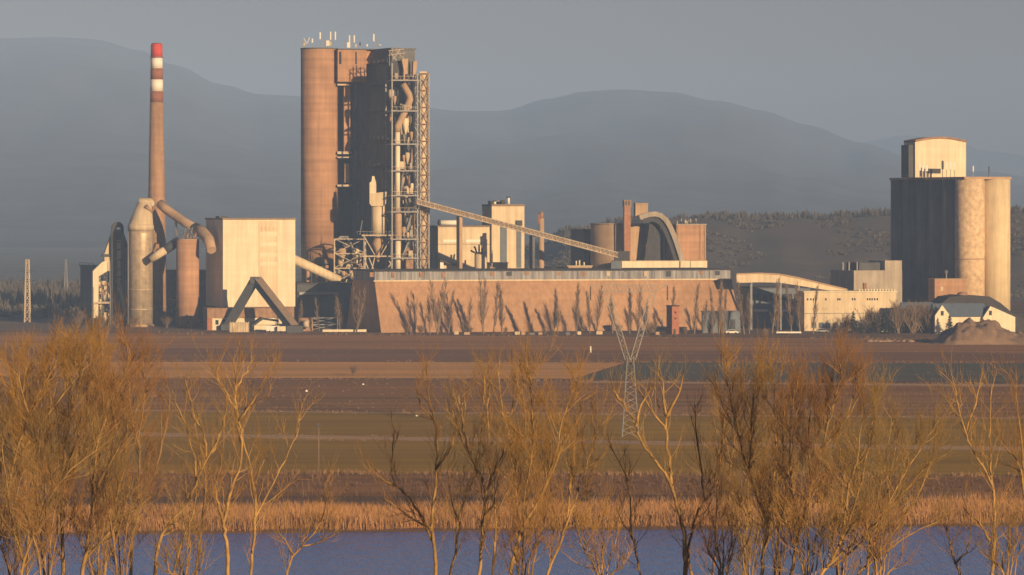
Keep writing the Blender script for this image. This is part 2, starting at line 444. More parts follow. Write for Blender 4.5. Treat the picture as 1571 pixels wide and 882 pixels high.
# ---- dark annex left of the hall
f = Fr(470, 1366, 14)
an = thing('annex', 'dark steel annex in shade between the cream hall and the storage hall', 'building', f.o)
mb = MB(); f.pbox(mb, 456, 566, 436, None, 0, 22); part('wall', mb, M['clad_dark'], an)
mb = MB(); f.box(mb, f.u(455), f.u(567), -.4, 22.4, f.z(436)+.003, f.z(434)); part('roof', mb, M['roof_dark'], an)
mb = MB(); f.pbox(mb, 458, 520, 448, 452, -1.2, -.003); part('walkway', mb, M['steel'], an)

# ---- cream hall
f = Fr(342, 1345, 17)
ch = thing('raw_mill_hall', 'tall windowless cream clad hall beside the orange silo and chimney', 'hall', f.o)
VD = min(60, f.v(316)); zt = f.z(337); zb = f.z(471)
mb = MB(); f.box(mb, 0, f.u(453), 0, VD, zb, zt); part('cladding', mb, M['cream'], ch)
mb = MB(); f.box(mb, -.3, f.u(453)+.3, -.35, VD+.3, zt+.003, zt+.6); part('roof', mb, M['brown_clad'], ch)
mb = MB(); f.box(mb, .3, f.u(453)-.3, .4, VD-.3, 0, zb-.003); part('plinth', mb, M['rust'], ch)
mb = MB(); f.box(mb, f.u(397), f.u(426), -.12, -.003, zb+.3, zt-.5)
part('translucent_panel', mb, M['cream2'], ch)
for y in (356, 372, 388, 402):
    mb = MB(); f.pbox(mb, 398, 425, y, y+6, -.2, -.123); part('panel_row', mb, M['cream'], ch)
for i in range(4):
    mb = MB(); f.pbox(mb, 400+6*i, 403+6*i, 348, 354, -.2, -.123); part('vent', mb, M['cream_dirty'], ch)
mb = MB(); f.box(mb, -.1, 3.2, 6, 12, zt+.603, zt+1.3); part('roof_hatch', mb, M['steel_dark'], ch)

# ---- low buildings in front of the cream hall
f = Fr(318, 1326, 12)
lb = thing('low_workshop', 'low workshop with brown upper band at the foot of the cream hall', 'building', f.o)
mb = MB(); f.pbox(mb, 326, 447, 488, None, .6, 11); part('wall', mb, M['cream'], lb)
mb = MB(); f.pbox(mb, 318, 448, 473, 487.9, 0, 11.5); part('upper_band', mb, M['rust'], lb)
mb = MB(); f.pbox(mb, 318, 325.8, 488, None, 0, 11); part('end_pier', mb, M['brick'], lb)
for px in (331, 342, 353, 433, 441):
    mb = MB(); f.pbox(mb, px, px+4.5, 491, 498, .45, .597); part('window', mb, M['glass'], lb)
f = Fr(388, 1312, 12)
sh = thing('small_shed', 'small cream shed with dark sloping roof under the folded conveyor', 'shed', f.o)
mb = MB(); f.pbox(mb, 390, 424, 499, None, 0, 5); part('wall', mb, M['cream'], sh)
mb = MB(); mb.prism([f.pt(f.u(385),-.5,f.z(499)), f.pt(f.u(402),-.5,f.z(487)), f.pt(f.u(427),-.5,f.z(491)), f.pt(f.u(427),-.5,f.z(494)), f.pt(f.u(403),-.5,f.z(490.5)), f.pt(f.u(388),-.5,f.z(501))], f.d*6)
part('roof', mb, M['roof_dark'], sh)
f = Fr(352, 1306, 5)
cr = thing('open_bunker', 'pale open bunker with plank sides left of the small shed', 'bunker', f.o)
mb = MB(); f.pbox(mb, 352, 382, 495, None, 0, 2.6); part('side', mb, M['cream_dirty'], cr)
for px in range(353, 382, 4):
    mb = MB(); f.pbox(mb, px, px+1.1, 493.5, None, -.25, -.003); part('post', mb, M['steel_pale'], cr)

# ---- folded conveyor (inverted V)
apex = P(391, 431, 1322)
fc = thing('folded_conveyor', 'dark enclosed conveyor folded like an upside down V before the cream hall', 'conveyor', (apex.x, apex.y, 0))
def gallery(mb, a, b_, wd, hg):
    a, b_ = V(a), V(b_); t = (b_-a).normalized(); s_ = t.cross(V((0,0,1))).normalized(); n_ = s_.cross(t)
    mb.obox(a - s_*wd/2 - n_*hg/2, s_*wd, n_*hg, b_-a); return s_, n_
lft = P(349, 501, 1326); rgt = P(450, 503, 1304)
mb = MB(); gallery(mb, apex + V((-.2,0,.0)), lft, 3.0, 2.5); part('rising_gallery', mb, M['clad_dark'], fc)
mb = MB(); s_, n_ = gallery(mb, apex + V((.7,0,.1)), rgt, 3.1, 2.6); part('falling_gallery', mb, M['clad_dark'], fc)
mb = MB(); gallery(mb, apex + n_*1.42 + V((.4,0,.3)), rgt + n_*1.42, 3.4, .22); part('gallery_roof', mb, M['brown_clad'], fc)
mb = MB(); mb.box(apex + V((0,0,.3)), (3.2,4.2,2.4)); part('head_house', mb, M['clad_dark'], fc)
mb = MB(); mb.box((rgt.x+.6, rgt.y, 1.2), (5.6,5,2.4)); part('tail_house', mb, M['clad_dark'], fc)
mb = MB(); mb.box((lft.x-.4, lft.y, 1.1), (3.4,4,2.2)); part('tail_house', mb, M['clad_dark'], fc)

# ---- chimney
c = P(240.5, 500, 1385); s = 1385/F
chm = thing('chimney', 'tall slim concrete chimney with red and white bands near its top', 'chimney', (c.x, c.y, 0))
def chr_(y): return (8.6 + (max(67, y)-67)*.0175)*s
def ring(y0, y1, m, name):
    mb = MB(); mb.lathe((c.x, c.y, 0), [(chr_(y1), wz(y1, 1385)), (chr_(y0), wz(y0, 1385))], 32); part(name, mb, M[m], chm)
mb = MB(); mb.lathe((c.x, c.y, 0), [(chr_(500), 0), (chr_(157), wz(157, 1385))], 32); part('shaft', mb, M['chim'], chm)
for y0, y1, m in ((140,157,'red_old'), (122,140,'white'), (105,122,'red_old'), (88,105,'white'), (67,88,'red')): ring(y0, y1, m, 'painted_band')
mb = MB(); mb.lathe((c.x, c.y, 0), [(chr_(67)*.8, wz(67,1385)), (chr_(67)*.8, wz(66,1385))], 32); part('flue_mouth', mb, M['roof_dark'], chm)
mb = MB(); mb.lathe((c.x, c.y, 0), [(chr_(88)+.35, wz(88.8,1385)), (chr_(88)+.35, wz(87.6,1385))], 32); part('gallery_ring', mb, M['steel'], chm)
mb = MB()
for sx in (-.3, .3): mb.bar((c.x-chr_(500)*.94+.2+sx, c.y-1.8, 0), (c.x-chr_(67)*.94+.05+sx, c.y-1.8*.7, wz(70,1385)), .09)
part('ladder', mb, M['steel_dark'], chm)

# ---- conditioning tower and its ducts
Y = 1366; cc = P(216, 500, Y); r = 19*Y/F
ct = thing('cooling_tower', 'weathered round metal cooling tower with sloped hood left of the chimney', 'tower', (cc.x, cc.y, 0))
mb = MB(); mb.lathe((cc.x, cc.y, 0), [(r*.97, 0), (r*.97, wz(360,Y)), (r*.97, wz(353,Y))], 40); part('shell', mb, M['tank'], ct)
mb = MB(); mb.lathe((cc.x, cc.y, 0), [(r*1.06, wz(353,Y)), (r*1.06, wz(347,Y)), (r, wz(344,Y))], 40); part('collar', mb, M['cream_dirty'], ct)
top0 = cc.copy(); mb = MB(); n = 32; vs = []
for k in range(n):
    a = 2*math.pi*k/n; vs.append(V((cc.x + r*math.cos(a), cc.y + r*math.sin(a), wz(344,Y)+.003)))
for k in range(n):
    a = 2*math.pi*k/n; vs.append(V((wx(222,Y) + 2.6*math.cos(a), cc.y + 2.6*math.sin(a), wz(310,Y))))
mb.add(vs, [(k, (k+1)%n, n+(k+1)%n, n+k) for k in range(n)] + [list(range(n,2*n))], True)
part('hood', mb, M['cream_dirty'], ct)
mb = MB(); mb.tube([P(214,312,Y), P(228,312,Y), V((c.x-2.4, c.y-2, wz(314,1385)))], 2.1, 14); part('cross_duct', mb, M['cream_dirty'], ct)
mb = MB(); mb.tube([P(224,316,Y-3.5), P(231,325,Y-1), P(236,318,Y)], .8, 8); part('bypass_pipe', mb, M['rust'], ct)
mb = MB(); mb.lathe((cc.x, cc.y, 0), [(r*1.08, .0), (r*1.08, .9)], 40); part('foot_ring', mb, M['conc_tan'], ct)
for k in range(5):
    mb = MB(); zz = wz(355+k*30, Y); mb.lathe((cc.x, cc.y, 0), [(r*.985, zz), (r*.985, zz+.35)], 40); part('stiffener', mb, M['tank'], ct)
mb = MB(); mb.tube([(cc.x-r*.99, cc.y-1.4, 0), (cc.x-r*.99, cc.y-1.4, wz(352,Y))], .22, 6); part('down_pipe', mb, M['steel'], ct)
def duct_thing(name, label, pts, rad, m, cat='duct', n=14):
    mb = MB(); mb.tube(pts, rad, n); return solo(name, mb, M[m], label, cat, (pts[0].x, pts[0].y, pts[0].z))
dt = thing('gas_duct', 'thick round gas duct sloping from the chimney down to the cream hall', 'duct', P(253,319,1372))
mb = MB(); mb.tube([P(245,312,1374), P(256,322,1372), P(282,340,1366), P(303,353,1360)], 1.7, 14); part('upper_duct', mb, M['conc_tan'], dt)
mb = MB(); mb.tube([P(300,350,1361), P(312,358,1356), P(320,368,1350), P(325,384,1346)], [2.1,2.2,2.1,1.7], 16); part('elbow_duct', mb, M['conc_tan'], dt)
for q0, q1 in (((270,331,1369),(270,362,1369)), ((299,350,1361),(299,366,1361))):
    mb = MB(); mb.tube([P(*q0), P(*q1)], .45, 6); part('hanger', mb, M['steel'], dt)
pd = thing('feed_duct', 'pale sloping duct running from the cooling tower to the orange silo', 'duct', P(236,396,1360))
mb = MB(); mb.tube([P(231,398,1358), P(254,383,1358)], 1.5, 12); part('lower_duct', mb, M['cream_dirty'], pd)
mb = MB(); mb.tube([P(253,384,1358), P(274,369,1360)], 1.75, 12); part('upper_duct', mb, M['steel_dark'], pd)
# orange silo
mb = MB(); os_ = thing('raw_silo', 'round orange concrete silo between the chimney and the cream hall', 'silo', V((wx(288,1356),1356,0)))
cyl_px(mb, 270.5, 305.5, 368, None, 1356); part('shell', mb, M['conc_orange'], os_)
mb = MB(); cyl_px(mb, 270, 306, 366.5, 367.9, 1356); part('roof_rim', mb, M['conc_tan'], os_)
for px, y, rr in ((281,350,.35), (286,356,.5), (292,348,.3), (297,358,.6)):
    mb = MB(); p = P(px, 366.4, 1354); mb.tube([p, P(px+1.5, (y+366)/2, 1355), P(px+3, y, 1356)], rr, 8); part('roof_pipe', mb, M['rust' if rr>.4 else 'steel'], os_)
mb = MB()
for px in (276,282,290,299): mb.bar(P(px,366.4,1352), P(px,354,1352), .2)
mb.bar(P(276,354,1352), P(299,354,1352), .2); mb.bar(P(276,360,1352), P(299,360,1352), .15); part('railing', mb, M['steel_dark'], os_)
for px, y in ((287,484),(289,494)):
    mb = MB(); mb.tube([P(px,y,1356-4.3), P(px,y,1356-3.8)], .45, 10); part('port', mb, M['steel_dark'], os_)
# clutter between
def trestle(label, x0, x1, ytop, Y, m='steel', rows=3, dep=5., cat='trestle', name='pipe_trestle', group=None, w_=.3):
    t = thing(name, label, cat, V((wx((x0+x1)/2,Y), Y, 0)), group)
    zt_ = wz(ytop, Y)
    for px in (x0, x1):
        for d in (0, dep):
            mb = MB(); mb.bar((wx(px,Y), Y+d, 0), (wx(px,Y), Y+d, zt_), w_); part('column', mb, M[m], t)
    for i in range(1, rows+1):
        z_ = zt_*i/rows
        mb = MB()
        for d in (0, dep): mb.bar((wx(x0,Y)-.2, Y+d-.005, z_-.2), (wx(x1,Y)+.2, Y+d-.005, z_-.2), w_*.9)
        for px in (x0, x1): mb.bar((wx(px,Y), Y+.2, z_-.25), (wx(px,Y), Y+dep-.2, z_-.25), w_*.9)
        part('floor_frame', mb, M[m], t)
    mb = MB()
    for i in range(rows):
        za, zb_ = zt_*i/rows, zt_*(i+1)/rows
        mb.bar((wx(x0,Y), Y-.1, za), (wx(x1,Y), Y-.1, zb_), w_*.55); mb.bar((wx(x1,Y), Y-.14, za), (wx(x0,Y), Y-.14, zb_), w_*.55)
    part('bracing', mb, M[m], t)
    return t
t = trestle('rusty pipe trestle standing in the gap behind the feed duct', 252, 266, 455, 1390, 'steel_dark', 3)
mb = MB(); mb.tube([P(248,459,1387), P(268,462,1387)], .8, 8); part('pipe', mb, M['cream_dirty'], t)
f = Fr(252, 1404, 14)
mb = MB(); bx_ = thing('transformer_house', 'dark blue grey building seen between the orange silo and the chimney', 'building', f.o)
f.pbox(mb, 262, 318, 416, None, 0, 12); part('wall', mb, M['blue_grey'], bx_)
mb = MB(); f.box(mb, f.u(261), f.u(319), -.4, 12.4, f.z(416)+.003, f.z(414.5)); part('roof', mb, M['roof_dark'], bx_)

# ---- bunker, filter building and bucket elevator on the far left
f = Fr(146, 1392, 17)
bk = thing('dark_bin', 'dark square bin with railing on top at the left end of the plant', 'bin', f.o)
mb = MB(); f.box(mb, -.2, 8, 0, 30, 0, f.z(410)); part('shell', mb, M['clad_dark'], bk)
mb = MB(); f.box(mb, -.6, 8.4, -.4, 30.4, f.z(410)+.003, f.z(408)); part('roof', mb, M['steel_dark'], bk)
mb = MB()
for v_ in (0, 6, 12, 18, 24, 30): mb.bar(f.pt(-.4,v_,f.z(408)), f.pt(-.4,v_,f.z(404)), .15)
mb.bar(f.pt(-.4,0,f.z(404)), f.pt(-.4,30,f.z(404)), .15); part('railing', mb, M['steel_dark'], bk)
f = Fr(143, 1372, 10)
fb = thing('filter_plant', 'cluttered filter plant with cream hoods and open pipework left of the cooling tower', 'filter plant', f.o)
mb = MB(); mb.prism([f.pt(u_, 2, z_) for u_, z_ in ((0, f.z(488)), (0, f.z(416)), (3.4, f.z(402)), (5.4, f.z(400)), (5.4, f.z(416)), (2.2, f.z(424)), (2.0, f.z(488)))], f.d*7)
part('hood', mb, M['cream'], fb)
mb = MB(); mb.prism([f.pt(u_, 4, z_) for u_, z_ in ((4.2, f.z(392)), (7.6, f.z(352)), (8.6, f.z(350)), (8.6, f.z(392)))], f.d*5)
part('chute', mb, M['cream_dirty'], fb)
mb = MB(); f.box(mb, 3.6, 8.4, 3, 9, f.z(394), f.z(390)); part('hood_roof', mb, M['steel_dark'], fb)
mb = MB(); f.box(mb, 4.4, 8., 3.4, 8, f.z(416), f.z(394.2)); part('hopper_house', mb, M['cream_dirty'], fb)
mb = MB(); f.box(mb, 2.4, 9.2, 5, 9, 0, f.z(417)); part('back_wall', mb, M['clad_dark'], fb)
rg = random.Random(8)
for i in range(54):
    u_ = rg.uniform(1.2, 9); z_ = rg.uniform(f.z(492), f.z(420))
    mb = MB(); kind = i % 3
    if kind == 0: mb.tube([f.pt(u_, 4, z_), f.pt(u_+rg.uniform(-1,1), 3.4, z_-rg.uniform(1,3))], rg.uniform(.3,.8), 8); nm = 'pipe'
    elif kind == 1: mb.lathe(f.pt(u_, 4.2, z_), [(.25,-1.4), (.9,0), (.9,1.1)], 12); nm = 'cyclone'
    else: f.box(mb, u_, u_+rg.uniform(.6,1.8), 3.2, 4.9, z_, z_+rg.uniform(.4,1.4)); nm = 'casing'
    part(nm, mb, M[rg.choice(['cream_dirty','steel','rust','steel_dark','steel_pale','cream_dirty'])], fb)
mb = MB(); f.box(mb, .2, 6.5, 1, 2.9, f.z(466), f.z(463)); part('walkway', mb, M['steel_pale'], fb)
for u_ in (.1, 3.2, 6.3, 9):
    mb = MB(); mb.bar(f.pt(u_, 1.2, 0), f.pt(u_, 1.2, f.z(440 if u_ < 5 else 400)), .3); part('column', mb, M['steel'], fb)
f = Fr(171, 1375, 10)
be = thing('bucket_elevator', 'tall narrow bucket elevator with rounded dark head beside the cooling tower', 'elevator', f.o)
mb = MB(); up = [(0,0)] + [(2.3 - 2.3*math.cos(a), f.z(350) + 2.4*math.sin(a)) for a in [math.pi*k/12 for k in range(13)]] + [(4.6,0),(3.5,0),(3.5,f.z(352))] + [(2.6+.9*math.cos(a), f.z(352)+.9*math.sin(a)) for a in [math.pi*k/8 for k in range(1,8)]] + [(1.7,f.z(352)),(1.7,0)]
mb.prism([f.pt(u_, 0, z_) for u_, z_ in up], f.d*2.2); part('casing', mb, M['steel_dark'], be)
mb = MB(); f.box(mb, 2.0, 3.5, .6, 2, f.z(430), f.z(368)); part('leg', mb, M['cream'], be)
for y in (372, 384, 400, 414, 426):
    mb = MB(); f.box(mb, 1.9, 3.55, .4, .6, f.z(y), f.z(y-2)); part('joint', mb, M['steel_dark'], be)
mb = MB(); mb.bar(f.pt(2.6, .4, f.z(430)), f.pt(5.2, .4, f.z(478)), 1.1); part('chute', mb, M['cream_dirty'], be)
mb = MB(); mb.prism([f.pt(.6,2.3,0), f.pt(.6,2.3,f.z(352)), f.pt(4.4,2.3,f.z(352)), f.pt(6.9,2.3,f.z(384)), f.pt(6.9,2.3,0)], f.d*3); part('back_housing', mb, M['clad_dark'], be)
for u_ in (-.5, 5.2):
    mb = MB(); mb.tube([f.pt(u_, -1, 0), f.pt(u_, -1, f.z(380 if u_ > 0 else 440))], .22, 6); part('pipe', mb, M['steel'], be)

# ---- main silo cylinder
Y = 1402
sl = thing('tall_silo', 'very tall round orange concrete silo with antennas on its roof', 'silo', V((wx(490,Y), Y, 0)))
mb = MB(); cs, rs = cyl_px(mb, 461.5, 518.5, 76, 402, Y, 64); part('shell', mb, M['conc_orange'], sl)
mb = MB(); cyl_px(mb, 460.8, 519.2, 74, 75.9, Y, 64); part('roof_rim', mb, M['conc_dark'], sl)
mb = MB(); cyl_px(mb, 462, 518, 402.1, 406, Y, 48); part('base_slab', mb, M['conc_dark'], sl)
for k in range(10):
    a = 2*math.pi*k/10 + .2
    mb = MB(); p = V((cs.x + rs*.88*math.cos(a), Y + rs*.88*math.sin(a), 0)); mb.tube([p, p + V((0,0,wz(406.1,Y)))], .75, 10); part('column', mb, M['conc_orange'], sl)
mb = MB(); cyl_px(mb, 470, 510, 406.2, None, Y, 24); part('core', mb, M['conc_dark'], sl)
mb = MB()
for k in range(9): mb.bar(P(462+k*2.6, 402, Y-6.9), P(462+k*2.6, 372+abs(k-1)*3.4, Y-6.9), .14)
part('railing', mb, M['steel_dark'], sl)

# ---- preheater tower: concrete core, link block, steel frame, vessels
pf = Fr(601, 1384, 26)
pt_ = thing('preheater_tower', 'tall preheater tower with shaded concrete core and steel frame full of pipes', 'tower', pf.o)
VL = min(42, pf.v(541)); zt = pf.z(76)
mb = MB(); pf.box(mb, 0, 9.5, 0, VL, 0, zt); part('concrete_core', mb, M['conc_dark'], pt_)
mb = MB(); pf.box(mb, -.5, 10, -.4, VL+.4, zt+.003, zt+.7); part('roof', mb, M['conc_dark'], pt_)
g = Fr(518.5, 1394, 10)
g2 = Fr(518.5, 1430, 10)
mb = MB(); g.pbox(mb, 519, 563, 76, 125, 1.5, 14); part('link_block', mb, M['conc_orange'], pt_)
mb = MB(); g.box(mb, g.u(563), g.u(575), 3.2, 13, g.z(97), g.z(76)); part('link_block', mb, M['conc_orange'], pt_)
mb = MB(); g.pbox(mb, 519, 575, 74, 75.8, 1.2, 14); part('link_roof', mb, M['conc_dark'], pt_)
for x0, x1, y0, y1 in ((521,524.5,79,98),(546,548.2,79,98)):
    mb = MB(); g.pbox(mb, x0, x1, y0, y1, 1.4, 1.497); part('slot_window', mb, M['glass'], pt_)
mb = MB(); g.pbox(mb, 531, 540.5, 126, 235, 6, 9); part('pilaster', mb, M['conc_orange'], pt_)
mb = MB(); g.pbox(mb, 532, 539, 250, 280, 6, 8); part('pilaster', mb, M['conc_tan'], pt_)
mb = MB(); g2.pbox(mb, 512, 560, 100, None, 0, 6); part('back_wall', mb, M['clad_dark'], pt_)
for y, h_ in ((128,5),(232,8),(240,4),(283,6)):
    mb = MB(); g.pbox(mb, 519.5, 541, y, y+h_*.5, 3.5, 9); part('landing', mb, M['steel_pale'], pt_)
rg = random.Random(21)
for i in range(12):                                   # pipework and brackets on the shaded face
    mb = MB(); v_ = rg.uniform(2, VL-4); y0 = rg.uniform(110, 330); y1 = y0 + rg.uniform(15, 60)
    mb.tube([pf.pt(-.6, v_, pf.z(y0)), pf.pt(-.6, v_+rg.uniform(-1.5,1.5), pf.z(y1))], rg.uniform(.12,.35), 6)
    part('riser_pipe', mb, M[rg.choice(['steel','steel_pale','steel_dark'])], pt_)
for y in (96, 132, 172, 214, 256, 300, 340):
    mb = MB(); pf.box(mb, -1.7, -.05, .5, VL*.45, pf.z(y), pf.z(y)+.3); part('balcony', mb, M['steel_dark'], pt_)
    mb = MB()
    for k in range(5): mb.bar(pf.pt(-1.65, .5+VL*.11*k, pf.z(y)+.3), pf.pt(-1.65, .5+VL*.11*k, pf.z(y)+1.4), .1)
    mb.bar(pf.pt(-1.65, .5, pf.z(y)+1.4), pf.pt(-1.65, VL*.45, pf.z(y)+1.4), .1)
    part('railing', mb, M['steel'], pt_)
mb = MB(); pf.box(mb, .2, 14, -1.2, -.3, 0, pf.z(112)); part('shade_backing', mb, M['steel_dark'], pt_)  # added dark sheet, stands in for shade behind the floors
# steel frame
sf = Fr(601, 1366, 14)
def scol(px, y, v_, w_=.46, m='steel'):
    mb = MB(); uu = sf.u(px); sf.box(mb, uu-w_/2, uu+w_/2, v_-w_/2, v_+w_/2, 0, sf.z(y)); part('column', mb, M[m], pt_)
for px, y in ((601.5,97),(640.5,112),(645,112),(658,112)):
    scol(px, y, 0); scol(px, y, 11)
LV = (123, 170, 221, 262, 300, 325, 367, 396)
for y in LV:
    mb = MB(); z_ = sf.z(y)
    for v_ in (-.31, 11.3): mb.bar(sf.pt(sf.u(601)-.3, v_, z_), sf.pt(sf.u(641)+.3, v_, z_), .32, .46)
    for px in (601.5, 621, 640.5): mb.bar(sf.pt(sf.u(px)+.01, .3, z_-.02), sf.pt(sf.u(px)+.01, 10.7, z_-.02), .3, .5)
    part('floor_beam', mb, M['steel'], pt_)
    mb = MB(); sf.box(mb, sf.u(603), sf.u(639.5), 4.2, 10.8, z_+.32, z_+.5); part('floor_plate', mb, M['steel_dark'], pt_)
    mb = MB()
    for k in range(7): mb.bar(sf.pt(sf.u(602+6.3*k), -.3, z_+.3), sf.pt(sf.u(602+6.3*k), -.3, z_+1.5), .09)
    mb.bar(sf.pt(sf.u(602), -.3, z_+1.5), sf.pt(sf.u(640), -.3, z_+1.5), .1); part('railing', mb, M['steel_pale'], pt_)
mb = MB(); lattice(mb, sf.pt(sf.u(645),-.35,0), sf.pt(sf.u(645),-.35,sf.z(112)), sf.pt(sf.u(658),-.35,0), sf.pt(sf.u(658),-.35,sf.z(112)), 15, .3)
part('bracing', mb, M['rust'], pt_)
mb = MB(); lattice(mb, sf.pt(sf.u(645),11.35,0), sf.pt(sf.u(645),11.35,sf.z(112)), sf.pt(sf.u(658),11.35,0), sf.pt(sf.u(658),11.35,sf.z(112)), 15, .3)
part('bracing', mb, M['steel'], pt_)
mb = MB(); lattice(mb, sf.pt(sf.u(658)+.2,0,0), sf.pt(sf.u(658)+.2,0,sf.z(112)), sf.pt(sf.u(658)+.2,11,0), sf.pt(sf.u(658)+.2,11,sf.z(112)), 12, .3)
part('bracing', mb, M['steel'], pt_)
def sp(px, py, v_): return sf.pt(sf.u(px), v_, sf.z(py))
mb = MB(); mb.tube([sp(651.5,418,2.2), sp(651.5,112,2.2)], 1.45, 16); part('riser_duct', mb, M['cream2'], pt_)
mb = MB(); mb.tube([sp(651.5,125,2.2), sp(651.5,109,2.2)], [1.35,1.9], 4, smooth=False); part('duct_head', mb, M['cream2'], pt_)
mb = MB(); mb.tube([sp(621,128,3), sp(630,145,2.4), sp(631,152,2.2), sp(626,165,2.1), sp(612,193,2.2), sp(611.5,202,2.4)], [1.2,1.25,1.3,1.3,1.2,1.1], 14); part('zigzag_duct', mb, M['conc_tan'], pt_)
mb = MB(); mb.tube([sp(612,201,2.4), sp(612,322,2.4)], .95, 14); part('down_duct', mb, M['cream'], pt_)
mb = MB(); mb.tube([sp(612,322,2.4), sp(613,330,2.4), sp(613,366,2.4), sp(613,369,2.4)], [.95,1.35,1.35,1.1], 14); part('down_duct', mb, M['conc_tan'], pt_)
mb = MB(); mb.tube([sp(612.5,369,2.4), sp(612.5,420,2.4)], 1.05, 14); part('down_duct', mb, M['cream'], pt_)
def cyc(px, y, r_, v_, m='cream_dirty'):
    mb = MB(); p = sp(px, y, v_); mb.lathe(p, [(r_*.25,-r_*3.6), (r_*.3,-r_*3.0), (r_,-r_*.8), (r_,r_*.9), (r_*.5,r_*1.3)], 20); part('cyclone', mb, M[m], pt_)
for a in ((625,187,1.25,3.2,'cream'), (633,182,.9,6,'conc_tan'), (606,142,1.1,6.5,'steel_pale'), (609,150,.7,4,'conc_tan'), (634,205,.7,3,'conc_tan'), (629,238,.9,4.5,'steel_pale'), (622,240,.5,3,'conc_tan'), (635,245,.8,5,'steel'),
          (628,292,1.3,5,'steel_pale'), (635,285,.8,3,'cream'), (622,275,.6,4,'conc_tan'), (631,340,1.2,5,'steel'), (622,352,.8,3,'conc_tan'), (636,350,.8,3.6,'steel_pale'), (628,385,1.0,4,'rust'), (634,392,.8,3,'conc_tan')): cyc(*a)
for x0, y0, x1, y1, r_ in ((622,205,624,221,.35),(630,210,628,222,.3),(624,262,622,238,.4),(633,262,636,226,.35),(618,300,621,264,.3),(636,325,630,302,.45),(623,366,634,330,.4),(619,396,630,370,.4),(637,366,637,328,.5)):
    mb = MB(); mb.tube([sp(x0,y0,3), sp(x1,y1,3.4)], r_, 8); part('pipe', mb, M[rg.choice(['steel_pale','conc_tan','steel','rust'])], pt_)
mb = MB(); mb.prism([sp(618,90,2), sp(628,89,2), sp(627,106,2), sp(628,122,2), sp(621,122,2), sp(621,106,2)], sf.d*2.4); part('top_chute', mb, M['conc_tan'], pt_)
mb = MB(); mb.prism([sp(636,94,2), sp(642,92,2), sp(641,106,2), sp(638,118,2), sp(635,118,2)], sf.d*2.4); part('top_chute', mb, M['conc_tan'], pt_)
mb = MB(); sf.box(mb, sf.u(604), sf.u(634), 5, 10.5, sf.z(121), sf.z(92)); part('top_housing', mb, M['steel_dark'], pt_)
for px, y0, y1 in ((602,100,78),(607,92,72),(612,92,70),(618,90,73),(624,90,76)):
    mb = MB(); mb.bar(sp(px,y0,5), sp(px,y1,5), .28); part('roof_post', mb, M['steel'], pt_)
mb = MB()
for (a, b_) in (((600,77),(624,74)),((600,84),(626,80)),((602,78),(612,92)),((612,76),(624,90)),((607,90),(618,74))): mb.bar(sp(*a,4.6), sp(*b_,4.6), .2)
part('roof_frame', mb, M['steel_pale'], pt_)
rg = random.Random(91)
for i in range(34):
    mb = MB(); x0 = rg.uniform(603, 639); y0 = rg.uniform(128, 395); v0 = rg.uniform(3.5, 9); dx = rg.uniform(-9, 9) if i % 3 else 0; dy = rg.uniform(14, 46)
    mb.tube([sp(x0, y0, v0), sp(min(640, max(602, x0+dx)), y0+dy, v0+rg.uniform(-1,1))], rg.uniform(.15,.5), 8); part('pipe', mb, M[rg.choice(['steel_pale','conc_tan','steel','steel_dark','cream_dirty','rust'])], pt_)
for i in range(14):
    mb = MB(); x0 = rg.uniform(603, 633); y0 = rg.choice(LV) - .8; w_ = rg.uniform(3, 7)
    sf.box(mb, sf.u(x0), sf.u(x0+w_), rg.uniform(.8,2), rg.uniform(3,6), sf.z(y0)+.5, sf.z(y0 - rg.uniform(6,14))); part('machine_housing', mb, M[rg.choice(['steel','steel_dark','cream_dirty','steel_pale','conc_grey'])], pt_)
mb = MB(); sf.box(mb, sf.u(624), sf.u(635), 1, 3, sf.z(418), sf.z(398)); part('motor_house', mb, M['rust'], pt_)

# ---- antennas on the tall silo and tower
rg = random.Random(3)
names = {464:'thin whip antenna at the left rim of the tall silo roof', 471:'forked white antenna near the left rim of the tall silo roof', 479:'short white antenna with panel left of centre on the tall silo roof',
 491:'tall single white antenna above the middle of the tall silo', 503:'stubby white radio cabinet mast right of the middle of the silo roof', 511:'pair of tall white panel antennas at the right of the silo roof',
 535:'squat white antenna mast on the link roof', 540:'pair of white panel antennas on the link roof', 552:'dark short aerial on the link roof', 563:'small pale aerial at the right of the link roof', 467:'short pale stub aerial near the left rim of the tall silo roof', 484:'slim grey rod aerial left of the tall single antenna', 498:'slim grey rod aerial right of the tall single antenna', 507:'low pale stub aerial beside the tall pair on the silo roof', 529:'slim rod aerial at the left end of the link roof', 546:'low pale stub aerial between the panel pair and the dark aerial', 598:'thin rod aerial beside the tallest antenna on the tower core',
 592:'tallest white antenna above the preheater tower core', 604:'small dish mast on the right corner of the tower core roof'}
